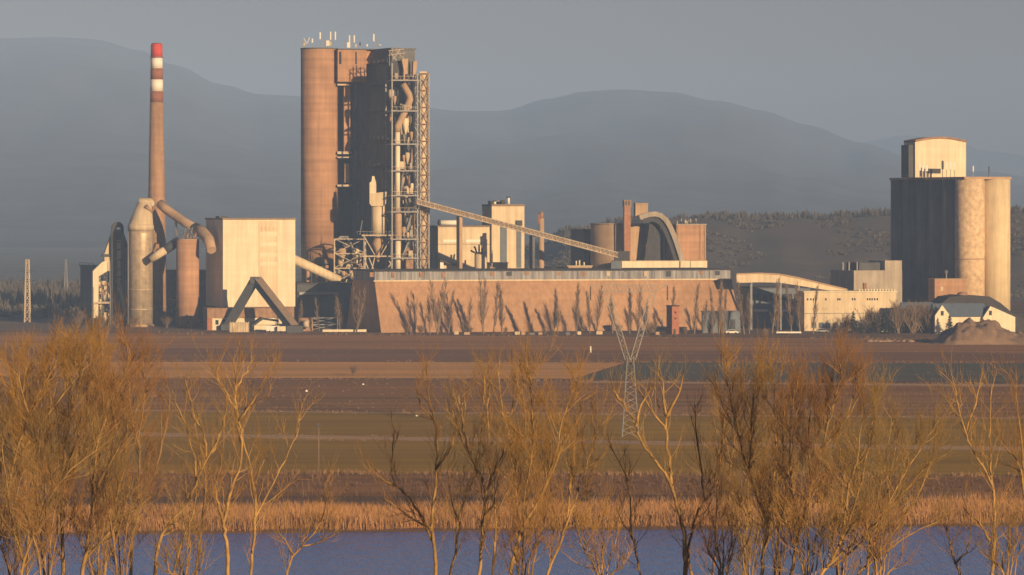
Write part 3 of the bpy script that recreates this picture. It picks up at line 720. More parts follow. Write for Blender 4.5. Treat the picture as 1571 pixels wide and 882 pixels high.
for px, lab in names.items():
    Y_ = 1396 if px < 520 else 1403
    zb = wz(74, 1402)
    top = {464:62,471:58,479:60,491:50,503:62,511:49,535:62,540:52,552:63,563:66,592:49,604:65,467:66,484:58,498:60,507:64,529:60,546:65,598:56}[px]
    b0 = V((wx(px,Y_), Y_, wz(73.9, 1402) if px < 520 else g.z(73.9))); hh = (74-top)*Y_/F
    if px >= 592: b0 = pf.pt(1.5 + (px-592)*.2, VL*.55, zt+.7); hh = (74-top)*.247
    a = thing('antenna', lab, 'antenna', b0, 'antennas on the tall silo and tower roofs')
    mb = MB(); mb.bar(b0, b0+V((0,0,hh)), .2); part('mast', mb, M['steel'], a)
    if px in (511, 540):
        for dx in (-.9, .9):
            mb = MB(); mb.box(b0+V((dx,-.3,hh*.72)), (.45,.3,hh*.5)); part('panel', mb, M['white'], a)
        mb = MB(); mb.bar(b0+V((-1.1,0,hh*.6)), b0+V((1.1,0,hh*.6)), .15); part('cross_arm', mb, M['steel'], a)
    elif px in (503, 535): mb = MB(); mb.box(b0+V((0,-.2,hh*.55)), (1.2,.7,hh*.7)); part('cabinet', mb, M['white'], a)
    elif px == 471:
        mb = MB(); mb.bar(b0+V((0,0,hh*.3)), b0+V((1.,0,hh)), .2); mb.bar(b0+V((0,0,hh*.3)), b0+V((-1.2,0,hh*.9)), .2); part('fork', mb, M['white'], a)
    elif px == 604: mb = MB(); mb.lathe(b0+V((0,-.3,hh*.8)), [(.7,-.1),(.9,.2)], 12); part('dish', mb, M['white'], a)
    elif px in (467,507,546): mb = MB(); mb.box(b0+V((0,-.2,hh*.6)), (.6,.4,hh*.6)); part('panel', mb, M['cream_dirty'], a)
    elif px not in (464,484,498,529,598): mb = MB(); mb.box(b0+V((.1,-.3,hh*.75)), (.5,.3,hh*.45)); part('panel', mb, M['white' if px != 552 else 'steel_dark'], a)

# ---- cream vessel on its braced stand
f = Fr(566, 1374, 8); Y = 1374
vs_ = thing('cyclone_vessel', 'cream cylindrical vessel with wider square head on a braced stand before the tower', 'vessel', V((wx(580,Y),Y,0)))
cx_ = wx(580, Y); q = Y/F
mb = MB(); mb.lathe((cx_,Y,0), [(10.2*q, wz(360,Y)), (10.2*q, wz(314,Y))], 24); part('shell', mb, M['cream2'], vs_)
mb = MB(); mb.prism([P(567,297,Y-3), P(593,294,Y-3), P(592,312,Y-3), P(589,316,Y-3), P(570,316,Y-3), P(567,312,Y-3)], (0,6,0)); part('head', mb, M['cream2'], vs_)
mb = MB(); mb.lathe((cx_,Y,0), [(.5, wz(402,Y)), (1.1, wz(392,Y)), (1.0, wz(386,Y)), (9.5*q, wz(374,Y)), (5*q, wz(362,Y)), (10.1*q, wz(360.2,Y))], 20); part('cone', mb, M['conc_tan'], vs_)
mb = MB(); mb.prism([P(567,296.8,Y-1), P(567,280,Y-1), P(570,278,Y-1), P(571,270,Y-1), P(574,270,Y-1), P(577,281,Y-1), P(577,296.5,Y-1)], (0,2,0)); part('vent_stack', mb, M['cream'], vs_)
for px in (559, 601):
    for d in (-4.5, 4.5):
        mb = MB(); mb.bar((wx(px,Y), Y+d, 0), (wx(px,Y), Y+d, wz(361,Y)), .4); part('column', mb, M['steel'], vs_)
for y in (361, 393):
    mb = MB(); mb.bar(P(555,y,Y-4.8), P(603,y,Y-4.8), .5); mb.bar(P(555,y,Y+4.8), P(603,y,Y+4.8), .5)
    for px in (559, 601): mb.bar(P(px,y+.2,Y-4.4), P(px,y+.2,Y+4.4), .4)
    part('stand_beam', mb, M['steel_pale'], vs_)
mb = MB()
for a, b_ in (((559,363),(575,391)),((601,363),(585,391)),((566,395),(574,415)),((566,415),(559,396)),((594,395),(600,405)),((600,405),(590,416)),((575,395),(570,416))):
    mb.bar(P(*a,Y-4.9), P(*b_,Y-4.9), .35)
part('bracing', mb, M['steel_pale'], vs_)
mb = MB()
for i in range(12): mb.bar(P(548+i*5,360,Y-5), P(548+i*5,355,Y-5), .1)
mb.bar(P(548,355,Y-5), P(603,355,Y-5), .12); mb.bar(P(552,360,Y-5), P(556,338,Y-5), .2); part('railing', mb, M['steel'], vs_)

# ---- open process frame left of the vessel
t = trestle('open steel process frame stacked with small vessels beside the tall silo', 513, 560, 366, 1378, 'steel_pale', 6, 9, 'process frame', 'process_frame', None, .4)
Y = 1378; rg = random.Random(14)
for px, y, r_, m in ((525,388,1.5,'conc_tan'), (523,402,1.2,'cream_dirty'), (536,405,1.3,'steel_pale'), (548,396,1.6,'cream'), (546,388,1.3,'cream'), (553,408,1.1,'rust'), (540,420,1.3,'steel_pale'), (528,421,1.1,'conc_tan'), (551,424,1.2,'rust'), (519,416,.9,'steel'), (533,376,.9,'steel_pale')):
    mb = MB(); p = P(px,y,Y+3+rg.uniform(-1.5,2)); mb.lathe(p, [(r_*.3,-r_*1.6), (r_,-r_*.5), (r_,r_*.9), (r_*.6,r_*1.2)], 16); part('vessel', mb, M[m], t)
for i in range(10):
    mb = MB(); x0 = rg.uniform(515,556); y0 = rg.uniform(372,430)
    mb.tube([P(x0,y0,Y+1), P(x0+rg.uniform(-5,5),y0+rg.uniform(4,12),Y+1.5)], rg.uniform(.15,.4), 6); part('pipe', mb, M[rg.choice(['steel','rust','steel_dark','cream_dirty'])], t)
mb = MB(); mb.prism([P(517,366,Y+1), P(522,362,Y+1), P(534,362,Y+1), P(545,384,Y+1), P(540,384,Y+1), P(532,366,Y+1)], (0,.6,0)); part('head_frame', mb, M['steel'], t)

# ---- tubular conveyor from the cream hall to the frame
kp = thing('tube_conveyor', 'cream tubular conveyor descending from the cream hall to the process frame', 'conveyor', P(453,398,1364))
mb = MB(); mb.tube([P(449,397,1364), P(520,430,1372)], 1.75, 14); part('tube', mb, M['cream2'], kp)
for px in (478, 505):
    yy = 398 + (px-453)*33/67; Yp = 1364+(px-453)*.12
    mb = MB(); mb.bar(V((wx(px,Yp),Yp+.1,wz(yy,Yp)-1.5)), V((wx(px,Yp),Yp+.1, wz(437,1366))), .4); part('support', mb, M['steel_dark'], kp)
# small yard frames
t = trestle('low white steel frame in front of the dark annex', 471, 517, 487, 1322, 'steel', 2, 4, 'frame', 'steel_trestle', None, .35)
f = Fr(455, 1316, 8)
mb = MB(); yb = thing('brown_kiosk', 'small brown kiosk with round tank beside the folded conveyor foot', 'kiosk', f.o)
f.pbox(mb, 459, 480, 488, None, 0, 4); part('wall', mb, M['rust'], yb)
mb = MB(); f.pbox(mb, 458, 481, 486.5, 487.9, -.3, 4.3); part('roof', mb, M['roof_dark'], yb)
mb = MB(); mb.tube([P(466,497,1314), P(474,497,1314)], 1.4, 12); part('tank', mb, M['steel_pale'], yb)
f = Fr(500, 1309, 4); mb = MB(); f.pbox(mb, 495, 563, 505.5, None, 0, .5)
solo('low_wall', mb, M['cream'], 'long low white wall at the edge of the ploughed field', 'wall', f.o)

# ---- long truss conveyor to the round silos
A, B = P(640, 309, 1366), P(948, 391, 1356)
lc = thing('long_conveyor', 'long thin covered conveyor sloping from the tower to the round silos', 'conveyor', P(660,314,1373))
mb = MB(); gallery(mb, A, B, 3., 1.75); part('gallery', mb, M['brown_clad'], lc)
mb = MB(); D = B-A; n_ = 46; dn = V((0,0,1)); off = V((0,-1.62,0))
for i in range(n_):
    p0, p1 = A + D*(i/n_), A + D*((i+1)/n_)
    mb.bar(p0+off-dn*.8, p0+off+dn*.8, .22); mb.bar(p0+off-dn*.8, p1+off+dn*.8, .16)
mb.bar(A+off+dn*.85, B+off+dn*.85, .4); mb.bar(A+off-dn*.85, B+off-dn*.85, .4)
part('truss', mb, M['steel_pale'], lc)
for px, w_, m in ((709,2.1,'conc_tan'), (821,1.7,'conc_dark')):
    tt = (px-640)/308; p = A + D*tt
    mb = MB(); k_ = Fr(px-4, p.y-1, 22); k_.box(mb, 0, w_*.55, 0, 3.2, ZG+.1 if p.y < 1360 else 0, p.z-.95); part('pier', mb, M[m], lc)
mb = MB(); mb.box(B + V((1.8,1,-.4)), (5,4,3.6)); part('tail_house', mb, M['steel_dark'], lc)
mb = MB(); mb.box(V((B.x-.5, B.y+1, (ZG+.1+B.z-2.3)/2)), (4,3.4,B.z-2.3-ZG-.1)); part('tail_support', mb, M['blue_grey'], lc)
Y = 1378; s1 = thing('slim_stack', 'slim tan stack rising past the long conveyor', 'stack', V((wx(831,Y),Y,0)))
mb = MB(); mb.lathe((wx(830.5,Y),Y,0), [(4.4*Y/F,0), (4.2*Y/F, wz(335,Y))], 18); part('shaft', mb, M['conc_tan'], s1)
mb = MB(); mb.lathe((wx(830.5,Y),Y,0), [(3.4*Y/F,wz(335,Y)+.003), (3.2*Y/F, wz(325,Y))], 18); part('tip', mb, M['rust'], s1)
mb = MB(); mb.box((wx(827,Y), Y-.9, wz(336,Y)), (.7,.7,3.4)); part('platform', mb, M['red_old'], s1)

# ---- cream mill buildings behind the hall
f = Fr(672, 1408, 14)
ml = thing('mill_building', 'cream mill building with a low wing and a taller block with dark openings', 'building', f.o)
zl, zh = f.z(348), f.z(316)
mb = MB(); f.pbox(mb, 672, 770, 348, None, 0, 18); part('low_wing', mb, M['cream2'], ml)
mb = MB(); f.box(mb, -.4, f.u(768), -.5, 18.3, zl+.003, zl+.5); part('wing_roof', mb, M['brown_clad'], ml)
mb = MB(); f.box(mb, f.u(753), f.u(803), -1.5, 14, 0, zh); part('tall_block', mb, M['cream2'], ml)
mb = MB(); f.box(mb, f.u(752.5), f.u(803.5), -1.9, 14.3, zh+.003, zh+.7); part('block_roof', mb, M['brown_clad'], ml)
for x0, x1, y0, y1 in ((766,776,346,411),(791,798,349,411)):
    mb = MB(); f.pbox(mb, x0, x1, y0, y1, -1.75, -1.503); part('shaft_opening', mb, M['blue_grey'], ml)
mb = MB(); f.pbox(mb, 790, 799, 338, 346, -2.4, -1.51); part('hoist_hood', mb, M['steel_dark'], ml)
for x0, x1 in ((680,702),(715,742)):
    mb = MB(); f.pbox(mb, x0, x1, 367.5, 371.5, -.15, -.003); part('window_band', mb, M['white'], ml)
mb = MB(); f.pbox(mb, 673, 765, 374, 375.2, -.2, -.003); part('string_course', mb, M['conc_grey'], ml)
mb = MB(); mb.tube([f.pt(f.u(677),3,zl+1.6), f.pt(f.u(711),3,zl+1.6)], 1.0, 12); part('roof_tank', mb, M['white'], ml)
mb = MB(); mb.tube([f.pt(f.u(675),2.9,zl+1.6), f.pt(f.u(678),2.9,zl+1.6)], 1.25, 12); part('tank_end', mb, M['steel_dark'], ml)
for px, y, r_, m in ((783,303,.55,'white'),(757,308,.8,'steel_dark'),(762,309,.5,'white'),(774,307,1.0,'steel_dark')):
    mb = MB(); p = f.pt(f.u(px),3,zh+.7); mb.tube([p, V((p.x,p.y,f.z(y)))], r_, 8); part('roof_stack', mb, M[m], ml)
    if r_ < .6: mb = MB(); mb.tube([V((p.x,p.y,f.z(y))), V((p.x,p.y,f.z(y)+.4))], r_*1.5, 8); part('cowl', mb, M['roof_dark'], ml)
mb = MB(); f.box(mb, f.u(758), f.u(777), 6, 10, zh+.703, zh+2); part('plant_room', mb, M['conc_grey'], ml)
mb = MB(); mb.prism([f.pt(f.u(672), -3, f.z(398)), f.pt(f.u(700),-3,f.z(405)), f.pt(f.u(700),-3,f.z(408)), f.pt(f.u(672),-3,f.z(401))], f.d*2.9); part('porch_roof', mb, M['roof_dark'], ml)
for px, w_, y in ((673,1.3,402),(690,.8,408)):
    mb = MB(); f.box(mb, f.u(px), f.u(px)+w_, -2.6, -2, 0, f.z(y)); part('porch_post', mb, M['white'], ml)
f = Fr(748, 1397, 14); mb = MB(); ab = thing('brown_lean_to', 'low tan lean-to with parapet at the foot of the mill block', 'building', f.o)
f.pbox(mb, 752, 779, 404, None, 0, 6); part('wall', mb, M['conc_tan'], ab)
mb = MB(); f.pbox(mb, 751, 780, 402.5, 403.9, -.3, 6.3); part('roof', mb, M['conc_grey'], ab)
Y = 1392; tk = thing('cream_tank', 'squat cream cylindrical tank with pipes on top before the mill building', 'tank', V((wx(737,Y),Y,0)))
mb = MB(); cyl_px(mb, 728, 747, 388, None, Y, 28); part('shell', mb, M['cream2'], tk)
mb = MB(); cyl_px(mb, 727.5, 747.5, 386.8, 387.9, Y, 28); part('rim', mb, M['steel'], tk)
for x0, x1, y in ((731,727,378),(735,735,375),(739,741,374),(728,722,384)):
    mb = MB(); mb.tube([P(x0,387,Y), P((x0+x1)/2,y+2,Y), P(x1,y,Y)], .35, 6); part('roof_pipe', mb, M['steel_dark'], tk)
mb = MB(); p = P(755,0,1394); mb.bar((p.x,p.y,0), (p.x,p.y,wz(384,1394)), .45)
solo('vent_pipe', mb, M['steel'], 'single thin vent pipe standing right of the cream tank', 'pipe', (p.x,p.y,0))

# ---- low roofs between stack and round silos
f = Fr(838, 1400, 14); lo = thing('low_dark_shed', 'low shed with dark curved roof between the slim stack and round silos', 'shed', f.o)
mb = MB(); f.pbox(mb, 840, 903, 414, None, 0, 12); part('wall', mb, M['conc_dark'], lo)
mb = MB(); mb.prism([f.pt(f.u(836),-.5,f.z(415)), f.pt(f.u(848),-.5,f.z(410.5)), f.pt(f.u(872),-.5,f.z(409)), f.pt(f.u(906),-.5,f.z(413.9)), f.pt(f.u(906),-.5,f.z(415))], f.d*13); part('roof', mb, M['roof_dark'], lo)
f = Fr(872, 1392, 14); lo = thing('tan_low_house', 'small tan flat building with roof pipes beside the round silos', 'building', f.o)
mb = MB(); f.pbox(mb, 872, 908, 409, None, 0, 6); part('wall', mb, M['conc_tan'], lo)
mb = MB(); f.pbox(mb, 870, 909, 407.5, 408.9, -.4, 6.4); part('roof', mb, M['cream_dirty'], lo)
for px, y in ((884,400),(889,399),(896,402)):
    mb = MB(); p = P(px,407.4,1394); mb.tube([p, V((p.x,p.y,wz(y,1394)))], .3, 6); part('roof_pipe', mb, M['cream'], lo)

# ---- round silo group
def round_silo(label, x0, x1, yt, Y, m, rim='conc_grey'):
    t = thing('round_silo', label, 'silo', V((wx((x0+x1)/2,Y),Y,0)), 'low round silos')
    mb = MB(); cyl_px(mb, x0, x1, yt, None, Y, 48); part('shell', mb, M[m], t)
    mb = MB(); cyl_px(mb, x0-.7, x1+.7, yt-1.6, yt-.1, Y, 48); part('roof_rim', mb, M[rim], t); return t
round_silo('broad round orange concrete silo left of the arched conveyor', 906, 997, 344, 1401, 'conc_tan')
f = Fr(889, 1412, 14); sq = thing('square_bin', 'small dark square bin at the left of the round silos', 'bin', f.o)
mb = MB(); f.box(mb, f.u(890), f.u(906), -6, 14, 0, f.z(353)); part('shell', mb, M['clad_dark'], sq)
mb = MB(); f.box(mb, f.u(889), f.u(907), -6.4, 14.4, f.z(353)+.003, f.z(351.5)); part('roof', mb, M['steel_dark'], sq)
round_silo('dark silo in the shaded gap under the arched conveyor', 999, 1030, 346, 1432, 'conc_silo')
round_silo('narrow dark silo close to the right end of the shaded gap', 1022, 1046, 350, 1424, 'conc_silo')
f = Fr(1040, 1392, 14); bs = thing('square_silo_block', 'square orange concrete silo block at the right end of the silo group', 'silo', f.o)
mb = MB(); f.box(mb, f.u(1038), f.u(1083), 0, 14, 0, f.z(345)); part('shell', mb, M['conc_orange'], bs)
for px in (1040, 1074, 1080.5):
    mb = MB(); f.pbox(mb, px, px+1.3, 346, None, -.35, -.003); part('pilaster', mb, M['conc_tan'], bs)
mb = MB(); f.box(mb, f.u(1037), f.u(1084), -.5, 14.3, f.z(345)+.003, f.z(343.5)); part('roof', mb, M['conc_grey'], bs)
rg = random.Random(4)
for i in range(9):
    px = 1042 + i*4.6; mb = MB(); p = f.pt(f.u(px), rg.uniform(1,6), f.z(343.5)); hh = rg.uniform(1.,2.4)
    if i % 2: mb.lathe(p+V((0,0,hh*.5)), [(.2,-hh*.5),(.55,0),(.3,hh*.5)], 8)
    else: mb.bar(p, p+V((rg.uniform(-.4,.4),0,hh)), .25)
    part('roof_vent', mb, M[rg.choice(['steel_pale','steel','steel_dark'])], bs)
Y = 1385; rs_ = thing('brick_stack', 'square red brick stack with dark cap in front of the round silos', 'stack', V((wx(962,Y),Y,0)))
k_ = Fr(958, Y, 10); mb = MB(); k_.pbox(mb, 958, 967.5, 317, None, 0, 2.4); part('shaft', mb, M['stack_brick'], rs_)
mb = MB(); k_.pbox(mb, 957.3, 968.7, 307, 316.9, -.2, 2.6); part('cap', mb, M['rust'], rs_)
for x0 in (959.3, 963.6):
    mb = MB(); k_.pbox(mb, x0, x0+2.4, 308.5, 315, -.26, -.203); part('louvre', mb, M['steel_dark'], rs_)
mb = MB(); mb.tube([P(957.4,310,Y-.3), P(957,350,Y-.3), P(957.4,396,Y-.3)], .22, 6); part('ladder', mb, M['steel_dark'], rs_)
ar = thing('arched_conveyor', 'conveyor gallery bent into an arch over the gap between the silos', 'conveyor', P(1000,330,1388))
arc = [(982,334.5),(988,331.5),(996,329.5),(1005,328.5),(1014,331),(1021,337),(1027,346),(1032,357),(1037,370),(1042,385),(1047,402)]
def band(mb, arc, Y0, Y1, th0, th1):
    n = len(arc); top, bot = [], []
    for i, (x, y) in enumerate(arc):
        a = arc[max(0,i-1)]; c_ = arc[min(n-1,i+1)]; tx, ty = c_[0]-a[0], c_[1]-a[1]; l = math.hypot(tx, ty); nx_, ny_ = ty/l, -tx/l
        top.append((x+nx_*th0, y+ny_*th0)); bot.append((x+nx_*th1, y+ny_*th1))
    for i in range(n-1):
        vs = []
        for (x, y) in (top[i], top[i+1], bot[i+1], bot[i]): vs.append(V((wx(x,Y0), Y0, wz(y,Y0))))
        vs2 = [v_ + V((0, Y1-Y0, 0)) for v_ in vs]
        fs = [(0,1,2,3),(7,6,5,4),(0,4,5,1),(2,6,7,3)]
        if i == 0: fs.append((0,3,7,4))
        if i == n-2: fs.append((1,5,6,2))
        mb.add(vs+vs2, fs)
mb = MB(); band(mb, arc, 1383, 1391, 4.2, -3.4); part('gallery', mb, M['conc_grey'], ar)
mb = MB(); mb.prism([P(1013,336,1386.5), P(1013,402,1386.5), P(988,402,1386.5), P(997,341,1386.5)], (0,.4,0)); part('shade_wedge', mb, M['steel_dark'], ar)  # dark wedge standing in for the slanted shadow edge beside the drum
mb = MB(); band(mb, [(x-4.2, y+4.5) for x, y in arc[1:]], 1384, 1391.2, 2, -6.5); part('underside', mb, M['steel_dark'], ar)  # shade under the arch put into a dark band
mb = MB(); k_ = Fr(975, 1390, 8); k_.pbox(mb, 975, 994, 314, 333, 0, 4); part('head_house', mb, M['conc_tan'], ar)
mb = MB(); k_.pbox(mb, 974.5, 994.5, 311.5, 313.9, -.3, 4.3); part('head_roof', mb, M['conc_tan'], ar)
for px in (1002, 1019):
    mb = MB(); mb.bar((wx(px,1390),1390.5,0), (wx(px,1390),1390.5,wz(336,1390)), .5); part('leg', mb, M['conc_grey'], ar)
f = Fr(945, 1378, 9); cb = thing('cream_box_building', 'long low cream building at the foot of the round silos', 'building', f.o)
for x0, x1 in ((945,1042),(1044,1058.5),(1059.5,1085)):
    mb = MB(); f.pbox(mb, x0, x1, 401, None, 0, 8); part('wall', mb, M['cream'], cb)
mb = MB(); f.box(mb, f.u(944.5), f.u(1085.5), .2, 8.3, f.z(401)+.003, f.z(400)); part('roof', mb, M['cream_dirty'], cb)
mb = MB(); k_ = f; k_.pbox(mb, 1042.2, 1043.8, 402, None, .2, 7); part('joint', mb, M['steel_dark'], cb)

# ---- right of the hall: bent conveyor, dark building, brick tower
f = Fr(1143, 1352, 10); db = thing('dark_plant_hall', 'dark blue grey plant hall in shade beneath the bent conveyor', 'hall', f.o)
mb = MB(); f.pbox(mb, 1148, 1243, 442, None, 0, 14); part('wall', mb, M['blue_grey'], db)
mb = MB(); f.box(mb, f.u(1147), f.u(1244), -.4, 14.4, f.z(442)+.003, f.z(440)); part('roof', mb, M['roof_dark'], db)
for i in range(9):
    mb = MB(); f.pbox(mb, 1152+i*9.5, 1158+i*9.5, 451, 461, -.12, -.003); part('window', mb, M['glass'], db)
for x0, x1 in ((1155,1178),(1196,1212)):
    mb = MB(); f.pbox(mb, x0, x1, 474.5, 478, -1.3, -.003); part('canopy', mb, M['white'], db)
A_, B_, C_ = P(1128,427,1330), P(1196,427,1331), P(1302,448,1331)
bc = thing('bent_conveyor', 'thick cream conveyor gallery running level then sloping down to the right', 'conveyor', A_)
mb = MB()
pl = [(1130,421),(1165,420),(1196,421.5),(1225,427),(1262,436),(1300,444.5),(1300,449),(1262,444),(1225,438),(1196,433.5),(1165,433),(1130,434)]
mb.prism([P(x,y,1329) for x, y in pl], (0,4,0)); part('gallery', mb, M['cream2'], bc)
mb = MB(); mb.prism([P(x,y,1328.6) for x, y in [(1130,419.3),(1165,418.3),(1196,419.6),(1225,425),(1262,434.2),(1300,443),(1300,444.3),(1262,435.8),(1225,426.8),(1196,421.3),(1165,419.8),(1130,420.8)]], (0,4.8,0)); part('gallery_roof', mb, M['conc_tan'], bc)
for px, yt in ((1153,433.2),(1198,433.8),(1226,438.5)):
    for d in (0, 3.4):
        mb = MB(); mb.bar((wx(px,1329.4),1329.4+d,0), (wx(px,1329.4),1329.4+d,wz(yt,1329.4)), .55); part('leg', mb, M['steel'], bc)
f = Fr(1076, 1296, 6); dg = thing('blue_grey_depot', 'low blue grey flat depot in front of the right end of the storage hall', 'building', f.o)
mb = MB(); f.pbox(mb, 1078, 1136, 479, None, 0, 2.6); part('wall', mb, M['blue_grey'], dg)
mb = MB(); f.pbox(mb, 1077, 1137, 477, 478.9, -.3, 2.9); part('roof', mb, M['roof_blue'], dg)
for px in (1086, 1102, 1120):
    mb = MB(); f.pbox(mb, px, px+8, 490, None, -.1, -.003); part('gate', mb, M['steel_dark'], dg)
f = Fr(1031, 1284, 32); bt = thing('brick_tower', 'small square red brick transformer tower at the foot of the storage hall', 'tower', f.o)
vd = min(8, f.v(1022.5)); zt_ = f.z(470)
mb = MB(); f.box(mb, 0, f.u(1042), 0, vd, 0, zt_); part('wall', mb, M['brick'], bt)
mb = MB(); f.box(mb, -.2, f.u(1042)+.2, -.2, vd+.2, zt_+.003, zt_+.35); part('roof', mb, M['roof_dark'], bt)
for y in (478, 487):
    mb = MB(); f.pbox(mb, 1035, 1037.2, y, y+3, -.1, -.003); part('window', mb, M['glass'], bt)
mb = MB(); f.pbox(mb, 1033, 1036.5, 505, None, -.1, -.003); part('door', mb, M['steel_dark'], bt)

# ---- cream office block and grey works block
f = Fr(1234, 1318, 4); ob = thing('office_block', 'long cream two storey works block with rows of small dark windows', 'building', f.o)
ue = f.u(1375); zt_ = f.z(448.5)
mb = MB(); f.box(mb, 0, ue, 0, 13, 0, zt_); part('wall', mb, M['cream2'], ob)
mb = MB(); f.box(mb, -.3, ue+.3, -.35, 13.3, zt_+.003, zt_+.45); part('cornice', mb, M['cream'], ob)
for px in (1238,1243,1247,1266,1284.5,1287.5,1307,1310.5,1330,1333.5,1337,1341,1345):
    mb = MB(); f.pbox(mb, px, px+2, 457.5, 460.8, -.1, -.003); part('window', mb, M['glass'], ob)
for px in (1262,1266,1285,1305,1311,1330,1345,1352,1360):
    mb = MB(); f.pbox(mb, px, px+2, 472, 475, -.1, -.003); part('window', mb, M['cream_dirty'], ob)
mb = MB(); f.box(mb, -.05, ue+.05, -.16, -.003, f.z(481.5), f.z(480)); part('string_course', mb, M['conc_grey'], ob)
for i in range(13):
    mb = MB(); f.pbox(mb, 1318+i*4.5, 1319.8+i*4.5, 443.2, 446.5, 0, .6); part('parapet_block', mb, M['cream'], ob)
for i in range(6):
    mb = MB(); f.pbox(mb, 1245+i*11, 1252+i*11, 495, 503, -.15, -.003); part('shop_window', mb, M['blue_grey'], ob)
f = Fr(1310, 1344, 22); gb = thing('works_block', 'plain tan works block with a stepped roof beside the dark silos', 'building', f.o)
vd = min(30, f.v(1274)); ue = f.u(1384)
mb = MB(); f.box(mb, 0, ue, 0, vd, 0, f.z(415)); part('wall', mb, M['conc_grey'], gb)
mb = MB(); f.box(mb, f.u(1358), ue-.003, .2, vd*.7, f.z(415)+.003, f.z(400)); part('stair_tower', mb, M['conc_grey'], gb)
mb = MB(); f.box(mb, f.u(1324), f.u(1358)-.01, 3, vd*.7, f.z(415)+.003, f.z(403)); part('roof_house', mb, M['clad_dark'], gb)
for px, y in ((1302,403),(1306,402),(1319,402)):
    mb = MB(); p = f.pt(f.u(px) if px > 1310 else .6 - (1310-px)*.01, 2 if px > 1310 else (1310-px)*1.2, f.z(415)); mb.bar(p, V((p.x,p.y,f.z(y))), .5); part('roof_stack', mb, M['steel'], gb)
mb = MB(); k_ = Fr(1325, 1336, 10); k_.box(mb, 0, 1.2, 0, 1.2, 0, k_.z(434)); part('rusty_vent', mb, M['rust'], gb)

# ---- grain silo block on the right
Y0 = 1352; pitch = 10.4; rS = 5.4; cA = R(69)
base = V((wx(1488,Y0), Y0, 0)); back = V((-math.cos(cA), math.sin(cA), 0)); side = V((math.sin(cA), math.cos(cA), 0))
gs = thing('silo_block', 'tall block of joined concrete silos, left side shaded, cream right end', 'silo block', base)
zT = wz(275, Y0)
for i in range(6):
    for j in range(2):
        cpos = base + back*pitch*i + side*10.6*j
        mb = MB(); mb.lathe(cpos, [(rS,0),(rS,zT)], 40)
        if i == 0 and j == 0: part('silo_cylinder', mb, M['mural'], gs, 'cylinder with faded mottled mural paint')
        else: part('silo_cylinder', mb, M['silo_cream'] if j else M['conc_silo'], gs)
mb = MB(); q0 = base - back*4.4 - side*4.6; mb.obox(q0 + V((0,0,zT+.003)), back*(pitch*5+8.4), side*19.4, (0,0,.9)); part('roof_slab', mb, M['conc_tan'], gs)
mb = MB(); q0 = base - side*1.5 + back*2; mb.obox(q0, back*(pitch*5-4), side*13, (0,0,zT)); part('infill', mb, M['conc_dark'], gs)
mb = MB(); mb.lathe(base, [(rS+.06, wz(398,Y0)), (rS+.06, wz(396,Y0))], 40); part('band', mb, M['conc_tan'], gs)
f = Fr(1404, 1376, 14); hh = thing('head_house', 'cream head house with curved roof standing on the joined silos', 'building', f.pt(0,0,zT+.9))
zb = zT + .92; ue = f.u(1482); vd = 12.
arcp = [(0,zb),(0,f.z(218)),(ue*.12,f.z(216)),(ue*.3,f.z(213.5)),(ue*.5,f.z(212.5)),(ue*.7,f.z(213.5)),(ue*.88,f.z(216)),(ue,f.z(218)),(ue,zb)]
mb = MB(); mb.prism([f.pt(u_,0,z_) for u_, z_ in arcp], f.d*vd); part('wall', mb, M['cream'], hh)
mb = MB(); top = arcp[1:-1]; mb.prism([f.pt(u_,-.4,z_+.05) for u_, z_ in top] + [f.pt(u_,-.4,z_+.8) for u_, z_ in reversed(top)], f.d*(vd+.8)); part('roof', mb, M['rust'], hh)
mb = MB(); f.pbox(mb, 1421, 1443, 258.5, 266, -.15, -.003); part('dark_opening', mb, M['glass'], hh)
mb = MB(); f.box(mb, -2.2, -.003, 1, 9, zb, f.z(222)); part('left_wing', mb, M['clad_dark'], hh)
for k, (px, yt, lab) in enumerate(((1411,250,'left white panel antenna before the cream head house'), (1416,252,'second white panel antenna from the left before the head house'), (1422,252,'thin pale antenna before the middle of the head house'), (1446,246,'dark lattice antenna before the head house'), (1452,247,'white panel antenna just right of the dark lattice antenna'),
        (1458,246,'tall white panel antenna before the right part of the head house'), (1464,248,'rightmost white panel antenna before the head house'), (1493,254,'thin pale aerial on the silo roof right of the head house'), (1517,255,'dark aerial at the right end of the silo roof'))):
    Yp = base.y + (1 if px > 1480 else 6); Yp = 1366 if px < 1480 else 1358
    b0 = V((wx(px,Yp), Yp, zT+.9)); ht = max(2., wz(yt,Yp) - b0.z)
    a = thing('antenna', lab, 'antenna', b0, 'antennas on the joined silos')
    mb = MB(); mb.bar(b0, b0+V((0,0,ht)), .22); part('mast', mb, M['steel_dark' if px in (1446,1517) else 'steel'], a)
    mb = MB(); mb.box(b0+V((0,-.3,ht*.72)), (.8 if px < 1480 else .4,.3,ht*.5)); part('panel', mb, M['steel_dark' if px in (1446,1517) else 'white'], a)
f = Fr(1434, 1336, 10); ok = thing('brick_annex', 'orange brick annex with flat roof at the foot of the joined silos', 'building', f.o)
mb = MB(); f.pbox(mb, 1434, 1482, 429, None, 0, 8); part('wall', mb, M['conc_orange'], ok)
mb = MB(); f.pbox(mb, 1433.5, 1482.5, 427.5, 428.9, -.3, 8.3); part('roof', mb, M['conc_tan'], ok)
mb = MB(); f.pbox(mb, 1443, 1447, 440, 446, -.1, -.003); part('window', mb, M['cream_dirty'], ok)
mb = MB(); p = P(1452,427,1338); mb.bar(p, p+V((0,0,3)), .3); mb.box(p+V((0,0,2.4)), (.8,.3,.8)); part('roof_aerial', mb, M['steel'], ok)

